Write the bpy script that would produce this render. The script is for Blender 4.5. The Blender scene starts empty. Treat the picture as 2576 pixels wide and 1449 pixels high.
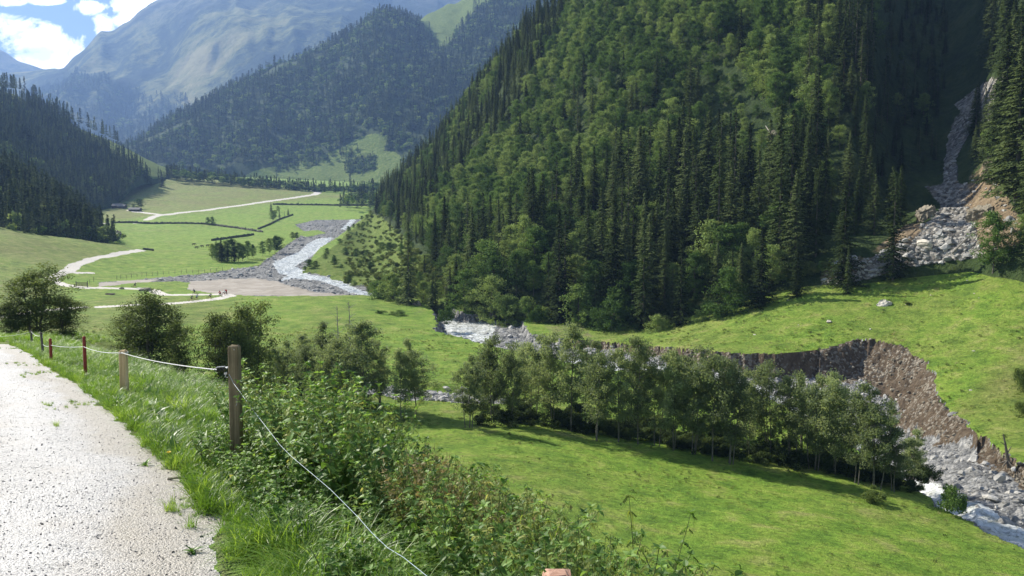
HAZE = 1.12e-4
EXPO = 1.15
import bpy, math, random
import numpy as np
from mathutils import Vector, Matrix
from mathutils.bvhtree import BVHTree
R = np.random.RandomState(7)
rnd = random.Random(11)
S = bpy.context.scene
COL = S.collection
FPX = 2143.0
PITCH = math.atan((724.5 - 550.0) / FPX)
cp, sp = math.cos(PITCH), math.sin(PITCH)

# ------------------------------------------------------------------ survey helpers (photo measurements -> metres)
def ray(px, py):
    u = (px - 1288.0) / FPX; v = (724.5 - py) / FPX
    return np.array([u, cp + v * sp, -sp + v * cp])
def W(px, py, d):
    r = ray(px, py); return r * (d / r[1])
def zof(py, d):
    v = (724.5 - py) / FPX
    return d * (-sp + v * cp) / (cp + v * sp)
def proj(x, y, z):
    f = y * cp - z * sp; up = y * sp + z * cp
    f = np.where(f < .05, .05, f)
    return 1288 + FPX * x / f, 724.5 - FPX * up / f

# ------------------------------------------------------------------ noise
def _hash(ix, iy, s):
    h = (ix * 374761393 + iy * 668265263 + s * 974634777) & 0xffffffff
    h = ((h ^ (h >> 13)) * 1274126177) & 0xffffffff
    return ((h ^ (h >> 16)) & 0xffffff) / float(0xffffff)
def vnoise(x, y, s=0):
    x = np.asarray(x, float); y = np.asarray(y, float)
    ix = np.floor(x).astype(np.int64); iy = np.floor(y).astype(np.int64)
    fx = x - ix; fy = y - iy
    fx = fx * fx * (3 - 2 * fx); fy = fy * fy * (3 - 2 * fy)
    a = _hash(ix, iy, s); b = _hash(ix + 1, iy, s); c = _hash(ix, iy + 1, s); d = _hash(ix + 1, iy + 1, s)
    return (a * (1 - fx) + b * fx) * (1 - fy) + (c * (1 - fx) + d * fx) * fy
def fbm(x, y, s=0, o=4):
    t = 0; a = 1.0; n = 0
    for k in range(o):
        t = t + a * (vnoise(x * 2 ** k, y * 2 ** k, s + k * 17) - .5); n += a; a *= .5
    return t / n * 2
def gsm(A, s, ax):
    if s <= 0: return A
    r = int(3 * s) + 1
    k = np.exp(-.5 * (np.arange(-r, r + 1) / s) ** 2); k /= k.sum()
    pad = [(0, 0), (0, 0)]; pad[ax] = (r, r)
    B = np.pad(A, pad, mode='edge'); out = np.zeros_like(A)
    n = A.shape[ax]
    for i, w in enumerate(k):
        out += w * (B[i:i + n] if ax == 0 else B[:, i:i + n])
    return out
def sst(a, b, x):
    t = np.clip((x - a) / (b - a), 0, 1); return t * t * (3 - 2 * t)
def inpoly(px, py, poly):
    c = np.zeros(np.shape(px), bool); n = len(poly)
    for i in range(n):
        x1, y1 = poly[i]; x2, y2 = poly[(i + 1) % n]
        if y1 == y2: continue
        m = (y1 > py) != (y2 > py)
        c ^= m & (px < (x2 - x1) * (py - y1) / (y2 - y1) + x1)
    return c
def segdist(X, Y, pts, closed=False, wid=None):
    pts = [tuple(p[:2]) for p in pts]
    if closed: pts = pts + [pts[0]]
    best = np.full(np.shape(X), 1e9)
    for i in range(len(pts) - 1):
        (ax, ay), (bx, by) = pts[i], pts[i + 1]
        dx, dy = bx - ax, by - ay; L = dx * dx + dy * dy + 1e-9
        t = np.clip(((X - ax) * dx + (Y - ay) * dy) / L, 0, 1)
        dd = np.hypot(X - ax - t * dx, Y - ay - t * dy)
        if wid is not None: dd = dd / (wid[i] * (1 - t) + wid[i + 1] * t)
        best = np.minimum(best, dd)
    return best

# ------------------------------------------------------------------ object helpers
def tag(o, label=None, cat=None, group=None, kind=None):
    if label: o['label'] = label
    if cat: o['category'] = cat
    if group: o['group'] = group
    if kind: o['kind'] = kind
    return o
def empty(name, loc=(0, 0, 0), rz=0.0, label=None, cat=None, group=None):
    o = bpy.data.objects.new(name, None); COL.objects.link(o)
    o.location = loc; o.rotation_euler = (0, 0, rz); o.empty_display_size = .3
    return tag(o, label, cat, group)
def link(name, me, parent=None, loc=None, rot=None, scale=None):
    o = bpy.data.objects.new(name, me); COL.objects.link(o)
    if parent is not None: o.parent = parent
    if loc is not None: o.location = loc
    if rot is not None: o.rotation_euler = rot
    if scale is not None: o.scale = scale
    return o
def mesh_np(name, V, F, mats=(), smooth=False, attrs=None, midx=None):
    """V (n,3); F (m,3|4) int array or list of arrays of both kinds"""
    me = bpy.data.meshes.new(name)
    V = np.asarray(V, np.float32)
    Fs = F if isinstance(F, list) else [F]
    Fs = [np.asarray(f, np.int32) for f in Fs if len(f)]
    me.vertices.add(len(V)); me.vertices.foreach_set('co', V.ravel())
    nl = sum(f.size for f in Fs); nf = sum(len(f) for f in Fs)
    me.loops.add(nl); me.polygons.add(nf)
    me.loops.foreach_set('vertex_index', np.concatenate([f.ravel() for f in Fs]))
    tot = np.concatenate([np.full(len(f), f.shape[1], np.int32) for f in Fs])
    st = np.concatenate([[0], np.cumsum(tot)[:-1]]).astype(np.int32)
    me.polygons.foreach_set('loop_start', st)
    if midx is not None: me.polygons.foreach_set('material_index', np.asarray(midx, np.int32))
    if smooth: me.polygons.foreach_set('use_smooth', np.ones(nf, bool))
    for m in mats: me.materials.append(m)
    me.update(calc_edges=True)
    if attrs:
        for k, a in attrs.items():
            at = me.attributes.new(k, 'FLOAT', 'POINT'); at.data.foreach_set('value', np.asarray(a, np.float32))
    return me
class MB:
    """collects boxes, tubes and faces, then links them as one mesh object"""
    def __init__(s): s.v = []; s.f = []; s.m = []
    def add(s, V, F, mi=0):
        b = len(s.v); s.v += [tuple(map(float, p)) for p in V]
        s.f += [tuple(b + i for i in f) for f in F]; s.m += [mi] * len(F)
    def box(s, c, d, M=None, mi=0):
        V = [(c[0] + sx * d[0] / 2, c[1] + sy * d[1] / 2, c[2] + sz * d[2] / 2) for sx in (-1, 1) for sy in (-1, 1) for sz in (-1, 1)]
        if M is not None: V = [tuple(M @ Vector(p)) for p in V]
        s.add(V, [(0, 1, 3, 2), (4, 6, 7, 5), (0, 4, 5, 1), (2, 3, 7, 6), (0, 2, 6, 4), (1, 5, 7, 3)], mi)
    def tube(s, pts, rads, n=8, mi=0, cap=True):
        pts = [Vector(p) for p in pts]; V = []; F = []
        if not isinstance(rads, (list, tuple)): rads = [rads] * len(pts)
        for i, p in enumerate(pts):
            t = (pts[min(i + 1, len(pts) - 1)] - pts[max(i - 1, 0)])
            if t.length < 1e-9: t = Vector((0, 0, 1))
            t.normalize()
            a = Vector((1, 0, 0)) if abs(t.x) < .8 else Vector((0, 1, 0))
            u = t.cross(a).normalized(); w = t.cross(u)
            for k in range(n):
                an = 2 * math.pi * k / n
                V.append(p + (u * math.cos(an) + w * math.sin(an)) * rads[i])
        for i in range(len(pts) - 1):
            for k in range(n):
                F.append((i * n + k, i * n + (k + 1) % n, (i + 1) * n + (k + 1) % n, (i + 1) * n + k))
        if cap:
            F.append(tuple(range(n))[::-1]); F.append(tuple((len(pts) - 1) * n + k for k in range(n)))
        s.add(V, F, mi)
    def mesh(s, name, mats, smooth=False):
        me = bpy.data.meshes.new(name); me.from_pydata(s.v, [], s.f)
        for m in (mats if isinstance(mats, (list, tuple)) else [mats]): me.materials.append(m)
        me.polygons.foreach_set('material_index', s.m)
        if smooth: me.polygons.foreach_set('use_smooth', [True] * len(s.f))
        me.update(); return me
    def build(s, name, mats, parent=None, smooth=False, **k):
        return link(name, s.mesh(name, mats, smooth), parent, **k)

# ------------------------------------------------------------------ materials
def newmat(name):
    m = bpy.data.materials.new(name); m.use_nodes = True
    nt = m.node_tree; nt.nodes.clear()
    out = nt.nodes.new('ShaderNodeOutputMaterial')
    return m, nt, out
def nd(nt, typ, **k):
    n = nt.nodes.new(typ)
    for a, b in k.items():
        if a == 'ins':
            for kk, vv in b.items():
                if hasattr(vv, 'is_output') : nt.links.new(vv, n.inputs[kk])
                else: n.inputs[kk].default_value = vv
        else: setattr(n, a, b)
    return n
def coord(nt, kind='Object'):
    return nd(nt, 'ShaderNodeTexCoord').outputs[kind]
def noise(nt, vec, scale, detail=4, rough=.55, dist=0):
    return nd(nt, 'ShaderNodeTexNoise', ins={'Vector': vec, 'Scale': scale, 'Detail': detail, 'Roughness': rough, 'Distortion': dist}).outputs['Fac']
def scaled(nt, vec, s):
    return nd(nt, 'ShaderNodeMapping', ins={'Vector': vec, 'Scale': s}).outputs[0]
def ramp(nt, fac, stops, interp='LINEAR'):
    n = nd(nt, 'ShaderNodeValToRGB'); cr = n.color_ramp; cr.interpolation = interp
    while len(cr.elements) < len(stops): cr.elements.new(.5)
    for e, (p, c) in zip(cr.elements, stops):
        e.position = p; e.color = (*c, 1) if len(c) == 3 else c
    nt.links.new(fac, n.inputs[0]); return n.outputs[0]
def mix(nt, fac, a, b, mode='MIX'):
    n = nd(nt, 'ShaderNodeMix', data_type='RGBA', blend_type=mode)
    for i, v in ((0, fac), (6, a), (7, b)):
        if hasattr(v, 'is_output'): nt.links.new(v, n.inputs[i])
        else: n.inputs[i].default_value = v if (i == 0 or len(v) == 4) else (*v, 1)
    return n.outputs[2]
def math_(nt, op, a, b=0, clamp=False):
    n = nd(nt, 'ShaderNodeMath', operation=op, use_clamp=clamp)
    for i, v in enumerate((a, b)):
        if hasattr(v, 'is_output'): nt.links.new(v, n.inputs[i])
        else: n.inputs[i].default_value = v
    return n.outputs[0]
def attr(nt, name):
    return nd(nt, 'ShaderNodeAttribute', attribute_name=name).outputs['Fac']
def maprange(nt, v, a, b, c=0, d=1):
    return nd(nt, 'ShaderNodeMapRange', ins={0: v, 1: a, 2: b, 3: c, 4: d}).outputs[0]
def bump(nt, h, dist, strength=1.0):
    return nd(nt, 'ShaderNodeBump', ins={'Height': h, 'Distance': dist, 'Strength': strength}).outputs[0]
def princ(nt, out, col, rough=.9, nrm=None, spec=.2, metal=0):
    p = nd(nt, 'ShaderNodeBsdfPrincipled')
    for k, v in (('Base Color', col), ('Roughness', rough), ('Specular IOR Level', spec), ('Metallic', metal)):
        if hasattr(v, 'is_output'): nt.links.new(v, p.inputs[k])
        else: p.inputs[k].default_value = (*v, 1) if (k == 'Base Color' and len(v) == 3) else v
    if nrm is not None: nt.links.new(nrm, p.inputs['Normal'])
    nt.links.new(p.outputs[0], out.inputs[0]); return p
def plain(name, col, rough=.7, var=.25, scale=8, spec=.3, metal=0, bmp=0.0, bscale=20):
    m, nt, out = newmat(name); c = coord(nt)
    n = noise(nt, c, scale)
    cc = mix(nt, maprange(nt, n, .3, .7), tuple(x * (1 - var) for x in col), tuple(min(1, x * (1 + var)) for x in col))
    nm = bump(nt, noise(nt, c, bscale), bmp) if bmp else None
    princ(nt, out, cc, rough, nm, spec, metal); return m

def mat_grass(name, big=1.0):
    """pasture: bright turf, drier patches where attribute dry is set, worn soil where attribute bare is set"""
    m, nt, out = newmat(name); c = coord(nt)
    n1 = noise(nt, c, .035, 5, .6, .4); n2 = noise(nt, c, .28, 6, .65, .3); n3 = noise(nt, c, 2.2, 5, .7)
    a = ramp(nt, n2, [(.30, (.085, .168, .020)), (.44, (.165, .285, .032)), (.56, (.230, .330, .045)), (.70, (.330, .355, .100))])
    b = ramp(nt, n2, [(.28, (.105, .125, .030)), (.46, (.185, .200, .052)), (.60, (.240, .238, .080)), (.75, (.28, .24, .12))])
    dry = attr(nt, 'dry')
    d2 = math_(nt, 'ADD', dry, math_(nt, 'MULTIPLY', math_(nt, 'SUBTRACT', n1, .46), 1.8), True)
    col = mix(nt, d2, a, b)
    ter = noise(nt, scaled(nt, c, (.22, .22, 3.2)), 1.0, 5, .65, .3)
    n3 = math_(nt, 'ADD', math_(nt, 'MULTIPLY', n3, .72), math_(nt, 'MULTIPLY', ter, .28))
    dark = maprange(nt, n3, .32, .60, .55, 1.25)
    col = mix(nt, 1.0, col, nd(nt, 'ShaderNodeCombineColor', ins={0: dark, 1: dark, 2: dark}).outputs[0], 'MULTIPLY')
    rough_tuft = ramp(nt, noise(nt, c, .9, 3, .5, 1.5), [(.56, (0, 0, 0)), (.66, (1, 1, 1))])
    col = mix(nt, math_(nt, 'MULTIPLY', rough_tuft, .5), col, (.060, .115, .02))
    bare = attr(nt, 'bare')
    bb = math_(nt, 'MULTIPLY', maprange(nt, math_(nt, 'ADD', bare, math_(nt, 'MULTIPLY', math_(nt, 'SUBTRACT', noise(nt, c, 1.3, 5, .7), .5), 1.4)), .45, .75), 1.0)
    col = mix(nt, bb, col, ramp(nt, n3, [(.3, (.12, .085, .055)), (.7, (.27, .22, .16))]))
    nm = bump(nt, math_(nt, 'ADD', n3, math_(nt, 'MULTIPLY', noise(nt, c, 7, 4, .7), .5)), .6, .9)
    princ(nt, out, col, .85, nm, .15); return m
def mat_stone(name, c0, c1, c2, s1=.8, bd=.5, rough=.85, attr_bare=False):
    m, nt, out = newmat(name); c = coord(nt)
    v = nd(nt, 'ShaderNodeTexVoronoi', feature='F1', ins={'Vector': c, 'Scale': s1, 'Randomness': 1.0})
    v2 = nd(nt, 'ShaderNodeTexVoronoi', feature='F1', ins={'Vector': c, 'Scale': s1 * 3.1})
    n = noise(nt, c, s1 * .12, 5, .6); n3 = noise(nt, c, s1 * 6, 4, .7)
    g = nd(nt, 'ShaderNodeSeparateColor', ins={0: v.outputs['Color']}).outputs[0]
    g2 = nd(nt, 'ShaderNodeSeparateColor', ins={0: v2.outputs['Color']}).outputs[1]
    f = math_(nt, 'ADD', math_(nt, 'MULTIPLY', g, .35), math_(nt, 'ADD', math_(nt, 'MULTIPLY', g2, .3), math_(nt, 'MULTIPLY', n, .35)))
    col = ramp(nt, f, [(.2, c0), (.5, c1), (.8, c2)])
    h = math_(nt, 'SUBTRACT', math_(nt, 'MULTIPLY', n3, .4), math_(nt, 'ADD', v.outputs['Distance'], math_(nt, 'MULTIPLY', v2.outputs['Distance'], .5)))
    princ(nt, out, col, rough, bump(nt, h, bd, 1.0), .25); return m
# ================================================================== GROUND (one sheet, metres; camera eye at the origin)
COLS = {
 -700: [(20,'z',-14),(100,'z',-9),(188,'z',-6),(300,'z',8),(420,'z',38),(800,'z',110),(2600,'z',330)],
 0: [(20,'z',-22),(100,'z',-22),(188,'y',800),(230,'y',742),(270,'y',692),(320,'y',632),(380,'y',566),(450,'y',575),(700,'z',-4),(1300,'z',50),(2600,'z',140)],
 150: [(20,'z',-22),(100,'z',-23),(188,'y',800),(240,'y',745),(290,'y',692),(340,'y',642),(395,'y',592),(450,'y',602),(600,'z',-12),(900,'z',5),(1300,'z',50),(2600,'z',140)],
 250: [(20,'z',-22),(100,'z',-23.5),(188,'y',802),(250,'y',737),(300,'y',698),(345,'y',655),(410,'y',612),(450,'y',612),(520,'y',606),(650,'y',574),(800,'y',545),(950,'y',505),(1200,'y',440),(1300,'y',432),(2600,'z',135)],
 350: [(20,'z',-22),(100,'z',-24),(188,'y',806),(257,'y',733),(300,'y',700),(340,'y',672),(400,'y',638),(440,'y',628),(520,'y',612),(650,'y',580),(800,'y',543),(950,'y',505),(1100,'y',462),(1200,'y',432),(1300,'y',432),(1500,'y',440),(2600,'z',130)],
 600: [(20,'z',-18),(60,'z',-22),(100,'z',-24),(160,'z',-24.2),(257,'y',733),(300,'y',700),(360,'y',665),(430,'y',640),(520,'y',612),(650,'y',580),(800,'y',548),(950,'y',512),(1150,'y',463),(1300,'y',462),(2600,'z',125)],
 900: [(20,'z',-15),(60,'z',-21),(90,'z',-23),(160,'z',-24.5),(245,'y',745),(300,'y',703),(360,'y',665),(430,'y',640),(520,'y',612),(650,'y',577),(800,'y',547),(950,'y',517),(1050,'y',498),(1200,'y',482),(1300,'y',476),(2600,'z',120)],
 1150: [(20,'z',-13),(40,'z',-17),(62,'z',-20),(85,'z',-22.5),(115,'z',-24),(160,'z',-24.8),(214,'z',-25),(250,'y',745),(300,'z',-20),(430,'z',-17),(650,'z',-8),(1300,'z',40),(2600,'z',110)],
 1400: [(20,'z',-13),(40,'z',-18),(55,'z',-20.4),(80,'z',-22.8),(115,'z',-24.6),(160,'z',-25),(205,'z',-25),(250,'z',-23),(600,'z',-10),(2600,'z',110)],
 1560: [(20,'z',-13),(42,'z',-19),(55,'z',-21.2),(80,'z',-23.6),(120,'z',-25),(150,'z',-25),(160,'z',-24.6),(196,'y',822),(230,'z',-22),(2600,'z',110)],
 1700: [(20,'z',-13),(45,'z',-19.8),(55,'z',-21.8),(80,'z',-24),(120,'z',-25),(148,'y',880),(170,'y',848),(188,'y',808),(250,'z',-15),(2600,'z',110)],
 1900: [(20,'z',-13),(50,'z',-21.2),(80,'z',-24.8),(120,'z',-25.5),(143,'y',889),(160,'y',815),(182,'y',735),(200,'z',-12),(2600,'z',110)],
 2100: [(20,'z',-13),(50,'z',-21.8),(80,'z',-25.2),(122,'z',-26),(140,'y',872),(158,'y',780),(172,'y',690),(200,'z',-8),(2600,'z',120)],
 2300: [(20,'z',-13),(50,'z',-22.5),(80,'z',-25.8),(116,'z',-26.5),(133,'y',894),(152,'y',775),(170,'y',662),(200,'z',-5),(2600,'z',140)],
 2450: [(20,'z',-13),(50,'z',-23),(76,'z',-26.2),(104,'y',1082),(125,'y',905),(145,'y',765),(165,'y',642),(200,'z',-2),(2600,'z',150)],
 2576: [(20,'z',-13),(50,'z',-23.5),(72,'z',-26.2),(88,'y',1172),(110,'y',1000),(135,'y',800),(158,'y',615),(200,'z',5),(2600,'z',160)],
 3300: [(20,'z',-13),(50,'z',-25),(66,'z',-27),(78,'z',-26),(110,'z',-17),(158,'z',3),(200,'z',20),(2600,'z',200)],
}
_ck = sorted(COLS)
_ca = np.array([(k - 1288) / FPX for k in _ck])
_LD = np.linspace(math.log(1.2), math.log(2600), 700)
_T = np.array([np.interp(_LD, [math.log(q[0]) for q in COLS[k]], [q[2] if q[1] == 'z' else zof(q[2], q[0]) for q in COLS[k]]) for k in _ck])
_AG = np.linspace(_ca[0], _ca[-1], 900)
_Z = np.array([np.interp(_AG, _ca, _T[:, j]) for j in range(len(_LD))]).T      # (a, ld)
_Z = gsm(gsm(_Z, 9, 0), 4, 1)
XE = [(-200, 60), (-6, 3.2), (0, .75), (5, -1.5), (7.6, -2.85), (9.6, -4.1), (12.9, -6.1), (16.7, -8.5), (22, -12.1), (27, -15.3), (33, -19.5), (60, -33.5), (82, -42), (100, -50), (2600, -900)]
_xy = np.array([p[0] for p in XE], float); _xx = np.array([p[1] for p in XE], float)
def x_edge(y): return np.interp(y, _xy, _xx)
def ground_z(x, y):
    """pasture floor of the valley, the near terrace with the gravel road and the bank below it"""
    x = np.asarray(x, float); y = np.asarray(y, float)
    d = np.maximum(y, 1.2); a = np.clip(x / d, _AG[0], _AG[-1] - 1e-6)
    fi = (a - _AG[0]) / (_AG[1] - _AG[0]); fj = (np.clip(np.log(d), _LD[0], _LD[-1] - 1e-6) - _LD[0]) / (_LD[1] - _LD[0])
    i = np.clip(fi.astype(int), 0, len(_AG) - 2); j = np.clip(fj.astype(int), 0, len(_LD) - 2); fi = fi - i; fj = fj - j
    zv = (_Z[i, j] * (1 - fi) + _Z[i + 1, j] * fi) * (1 - fj) + (_Z[i, j + 1] * (1 - fi) + _Z[i + 1, j + 1] * fi) * fj
    zv = np.where(y < 40, np.minimum(zv, -9), zv)
    plat = np.where(y < 35, -1.6 - .1 * y, -5.1 - (y - 35) * .128)
    w = np.interp(y, [3, 7, 10, 15, 25, 60], [.9, 1.0, 1.6, 2.6, 3.0, 2.0])
    t = x - x_edge(y)
    s = np.maximum(t - w, (y - 82) * .8)
    fall = .56 * np.logaddexp(0, s / .6) * .6
    zb = plat - fall - .04 * np.clip(t, 0, 3)
    k = 1.2
    z = np.maximum(zb, zv) + k * np.exp(-np.abs(zb - zv) / k) * .35
    z = z + fbm(x * .05, y * .05, 3) * .35 * sst(60, 120, y) + fbm(x * .4, y * .4, 5) * .06 * sst(.5, 2, np.maximum(t, (y - 34) * .5))
    hill = sst(200, 330, y) * sst(.25, .5, -x / d)
    z = z + hill * fbm(x * .03, y * .03, 9, 5) * 1.6
    return z

# polar grid, finer where the valley floor lies
na_in, nd_r = 900, 1040
a_in = (np.linspace(-30, 2606, na_in) - 1288) / FPX
A = np.concatenate([np.linspace(-1.9, a_in[0], 60)[:-1], a_in, np.linspace(a_in[-1], 1.9, 60)[1:]])
dl = np.concatenate([np.exp(np.linspace(math.log(1.2), math.log(60), 620))[:-1], np.exp(np.linspace(math.log(60), math.log(1400), 800))[:-1], np.exp(np.linspace(math.log(1400), math.log(2600), 42))])
GA, GD = np.meshgrid(A, dl, indexing='ij')
GX = GA * GD; GY = GD.copy()
GZ0 = ground_z(GX, GY)

def pick0(px, py):
    """first hit of a sight line with the uncut ground"""
    r = ray(px, py); t = np.exp(np.linspace(math.log(1.5), math.log(2500), 2600)) / r[1]
    P = r[None] * t[:, None]; h = P[:, 2] - ground_z(P[:, 0], P[:, 1])
    k = np.where((h[1:] < 0) & (h[:-1] >= 0))[0]
    k = k[0] if len(k) else 2500
    return P[k] + (P[k + 1] - P[k]) * (h[k] / (h[k] - h[k + 1] + 1e-9))
def picks(L): return [pick0(*p[:2]) for p in L]

# river channel cut through the pasture
BANK_FAR = [(1062,752),(1120,752),(1128,770),(1180,792),(1240,786),(1310,800),(1330,840),(1480,857),(1560,862),(1640,872),(1700,875),(1800,884),(1900,891),(1960,893),(2030,884),(2100,868),(2155,856),(2200,857),(2250,868),(2292,887),(2330,915),(2352,945),(2358,985),(2372,1010),(2402,1042),(2440,1078),(2500,1118),(2576,1168),(2700,1240),(3100,1420)]
BANK_NEAR = [(3000,1640),(2700,1430),(2576,1372),(2468,1332),(2380,1280),(2300,1225),(2200,1160),(2080,1085),(1960,1012),(1880,972),(1780,950),(1650,938),(1500,925),(1380,900),(1290,880),(1210,862),(1160,848),(1092,832),(1098,800),(1085,775)]
riv = picks(BANK_FAR + BANK_NEAR)
rivxy = [(p[0], p[1]) for p in riv]
nfar = len(BANK_FAR)
JX = GX + fbm(GX * .35, GY * .35, 21, 3) * .9; JY = GY + fbm(GX * .35, GY * .35, 41, 3) * .9; JX = JX + fbm(GX * 1.3, GY * 1.3, 23, 2) * .55; JY = JY + fbm(GX * 1.3, GY * 1.3, 43, 2) * .55
m = (GY > 50) & (GY < 330) & (GX > -60)
inr = np.zeros(GX.shape, bool); inr[m] = inpoly(JX[m], JY[m], rivxy)
dist_far = np.full(GX.shape, 1e3); dist_near = np.full(GX.shape, 1e3)
dist_far[inr] = segdist(JX[inr], JY[inr], rivxy[:nfar]); dist_near[inr] = segdist(JX[inr], JY[inr], rivxy[nfar - 1:] + [rivxy[0]])
slip = inpoly(*proj(GX, GY, GZ0), [(2060,700),(2060,1010),(2300,1120),(2460,1120),(2460,900),(2300,800)])
kfar = np.where(slip, .78 + .25 * vnoise(GX * .4, GY * .4, 8), 2.6)
Dm = np.interp(GX / GY, [-.1, 0, .10, .19, .24, .3, .46, .52, .56], [2.2, 1.7, 1.1, 1.4, 2.3, 3.2, 4.4, 2.4, 1.3])
cut = np.where(inr, np.minimum(np.minimum(Dm, kfar * np.maximum(dist_far, 0)), 1.6 * dist_near), 0)
cut = cut * (1 - .0)
GZ = GZ0 - cut + np.where(inr, fbm(GX * .5, GY * .5, 31, 4) * .55, 0)
# small earth cut and stony ditch in the meadow
ditch = picks([(930,966),(1010,974),(1060,986),(1120,982),(1190,996)])
dd_ = segdist(JX, JY, [(p[0], p[1]) for p in ditch])
GZ = GZ - np.where(dd_ < 6, np.clip((6 - dd_) * .4, 0, .9), 0)
PX, PY = proj(GX, GY, GZ)
jx = fbm(GX * .25, GY * .25, 51, 4) * 7 * np.clip(150 / GY, .25, 1.5); jy = fbm(GX * .25, GY * .25, 61, 4) * 3.5 * np.clip(150 / GY, .3, 1.5)

# shallow upstream gravel plain
PLAIN = [(498,690),(560,682),(650,668),(668,656),(690,640),(720,618),(745,600),(772,585),(752,572),(742,565),(800,552),(860,542),(925,540),(900,558),(870,580),(840,602),(805,622),(785,645),(775,665),(772,684),(812,692),(870,700),(930,722),(1000,742),(1062,750),(1000,745),(880,742),(700,745),(560,742),(470,728),(480,712),(440,706),(330,712),(250,722),(248,710),(330,705),(420,697)]
SAND = [(462,722),(480,708),(560,702),(640,700),(700,708),(720,716),(800,736),(900,743),(720,744),(600,743),(500,738)]
SAND2 = [(246,712),(330,704),(400,703),(372,712),(310,722),(250,722)]
ISLE = [(735,585),(800,578),(822,586),(770,596)]
gravel = (inpoly(PX + jx, PY + jy, PLAIN) & (GY > 225) & (GY < 760)) & ~inpoly(PX + jx, PY + jy, ISLE)
sand = (inpoly(PX + jx, PY + jy, SAND) | inpoly(PX + jx, PY + jy, SAND2)) & gravel
GZ = GZ + np.where(gravel & ~sand, fbm(GX * .22, GY * .22, 71, 4) * .9 - .35, 0)
PX, PY = proj(GX, GY, GZ)
WATER = [
 [(898,548),(885,566),(868,578),(856,578),(870,566),(880,553)],
 [(838,598),(815,618),(790,640),(768,655),(745,668),(720,690),(703,688),(686,662),(712,650),(750,635),(776,612),(800,600)],
 [(690,655),(716,665),(745,672),(775,684),(772,696),(745,700),(718,703),(705,712),(712,700),(735,690),(700,674)],
 [(715,690),(760,688),(820,697),(870,712),(912,732),(950,741),(912,743),(880,735),(850,722),(800,704),(740,700)],
]
water = np.zeros(GX.shape, bool)
for w_ in WATER: water |= inpoly(PX + jx * .5, PY + jy * .5, w_)
water &= gravel
WL = [(1150,768,9),(1180,790,12),(1165,815,16),(1150,848,20)]
w1 = picks([(1140,770),(1172,778),(1190,792),(1182,812),(1170,835),(1160,856)])
w1d = segdist(JX, JY, [(p[0], p[1]) for p in w1], wid=[4,6,7,6,5,5])
w2 = [(W(px, py, d)[0], d) for px, py, d in [(1165,860,178),(1300,880,165),(1500,900,152),(1700,925,141),(1880,952,133),(2000,985,123),(2120,1040,113),(2200,1115,106),(2270,1195,94),(2370,1258,84),(2470,1310,76),(2590,1372,70),(2800,1480,62)]]
w2d = segdist(JX, JY, w2, wid=[2.2,2.0,1.8,1.8,1.8,1.8,1.8,1.8,1.8,1.8,1.9,2.0,2.2])
water |= inr & (dist_near > 1.8) & (dist_far > 1.8) & ((w1d < 1) | (w2d < 1))
ditchm = dd_ < 3.6 + fbm(GX * .22, GY * .22, 33) * 3.5
# paths: polylines read from the photo, widths in metres
PATHS = [
 ([(-60,806),(0,797),(40,790),(120,780),(205,773)], 2.4),
 ([(255,772),(330,768),(430,763),(500,757),(550,751),(578,745),(570,741),(540,741),(420,742),(400,738),(385,730),(365,727),(300,725),(220,724),(165,718),(135,708),(128,700),(150,690)], 2.6),
 ([(150,690),(175,680),(188,667),(230,652),(300,638),(340,632),(356,629)], 2.6),
 ([(175,684),(200,686),(230,686)], 1.5),
 ([(262,578),(280,580),(292,588),(288,598),(272,606)], 4.5),
 ([(370,553),(388,545),(405,541),(440,537),(550,524),(650,510),(750,496),(790,490),(800,485),(785,478)], 4.2),
 ([(325,529),(345,533),(405,541)], 3.0), ([(262,562),(285,560),(350,562)], 2.0),
]
path = np.zeros(GX.shape, bool)
PATHW = []
for pl, w_ in PATHS:
    q = [(p[0], p[1]) for p in picks(pl)]; PATHW.append(q)
    mm = (GY > 150)
    dd = np.full(GX.shape, 1e3); dd[mm] = segdist(GX[mm], GY[mm], q)
    path |= dd < w_ * (.5 + .12 * fbm(GX * .2, GY * .2, 81)) + .002 * GY
# gravel road on the terrace
tt = GX - x_edge(GY) + fbm(GX * 1.1, GY * 1.1, 91, 4) * .42 + .12
road = (tt < 0) & (GY < 33.5 + fbm(GX * .3, GY * .3, 93) * .8)
# attributes
dry = np.zeros(GX.shape)
dry += .75 * inpoly(PX, PY, [(240,500),(340,420),(480,440),(700,470),(930,500),(800,500),(550,524),(405,541),(240,560)])
dry += .55 * inpoly(PX, PY, [(-600,500),(34,550),(260,600),(345,628),(300,638),(190,665),(130,700),(150,740),(-600,900)])
dry += .35 * inpoly(PX, PY, [(120,760),(620,745),(640,800),(100,860)]) + .3 * sst(1500, 2576, PX) * (PY > 1130) * 0
dry += .45 * inpoly(PX, PY, [(2400,1030),(2576,860),(2900,700),(2900,1300),(2576,1170)])
dry += .5 * (GY < 90) * (GX / GY < -.45) * (GY > 33)
dry += .18 * (GX / GY > .1) * (GY > 130)
dry = gsm(gsm(dry, 5, 0), 5, 1)
bare = np.zeros(GX.shape)
bare += .55 * inpoly(PX, PY, [(1360,818),(1470,812),(1500,850),(1400,850)]) + .5 * np.exp(-((PX - 1055) ** 2 + (PY - 785) ** 2 * 3) / 900)
bare += .45 * np.exp(-(((PX - 2440) / 40) ** 2 + ((PY - 775) / 18) ** 2)) + .4 * np.exp(-(((PX - 2100) / 30) ** 2 + ((PY - 1328) / 8) ** 2))
bare += np.where((~road) & (GY < 33), np.exp(-np.abs(np.maximum(tt, 0)) / .35) * .75, 0)
bare = gsm(gsm(bare, 1.5, 0), 1.5, 1)
wob = fbm(GX * .25, GY * .25, 19) * .3
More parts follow.
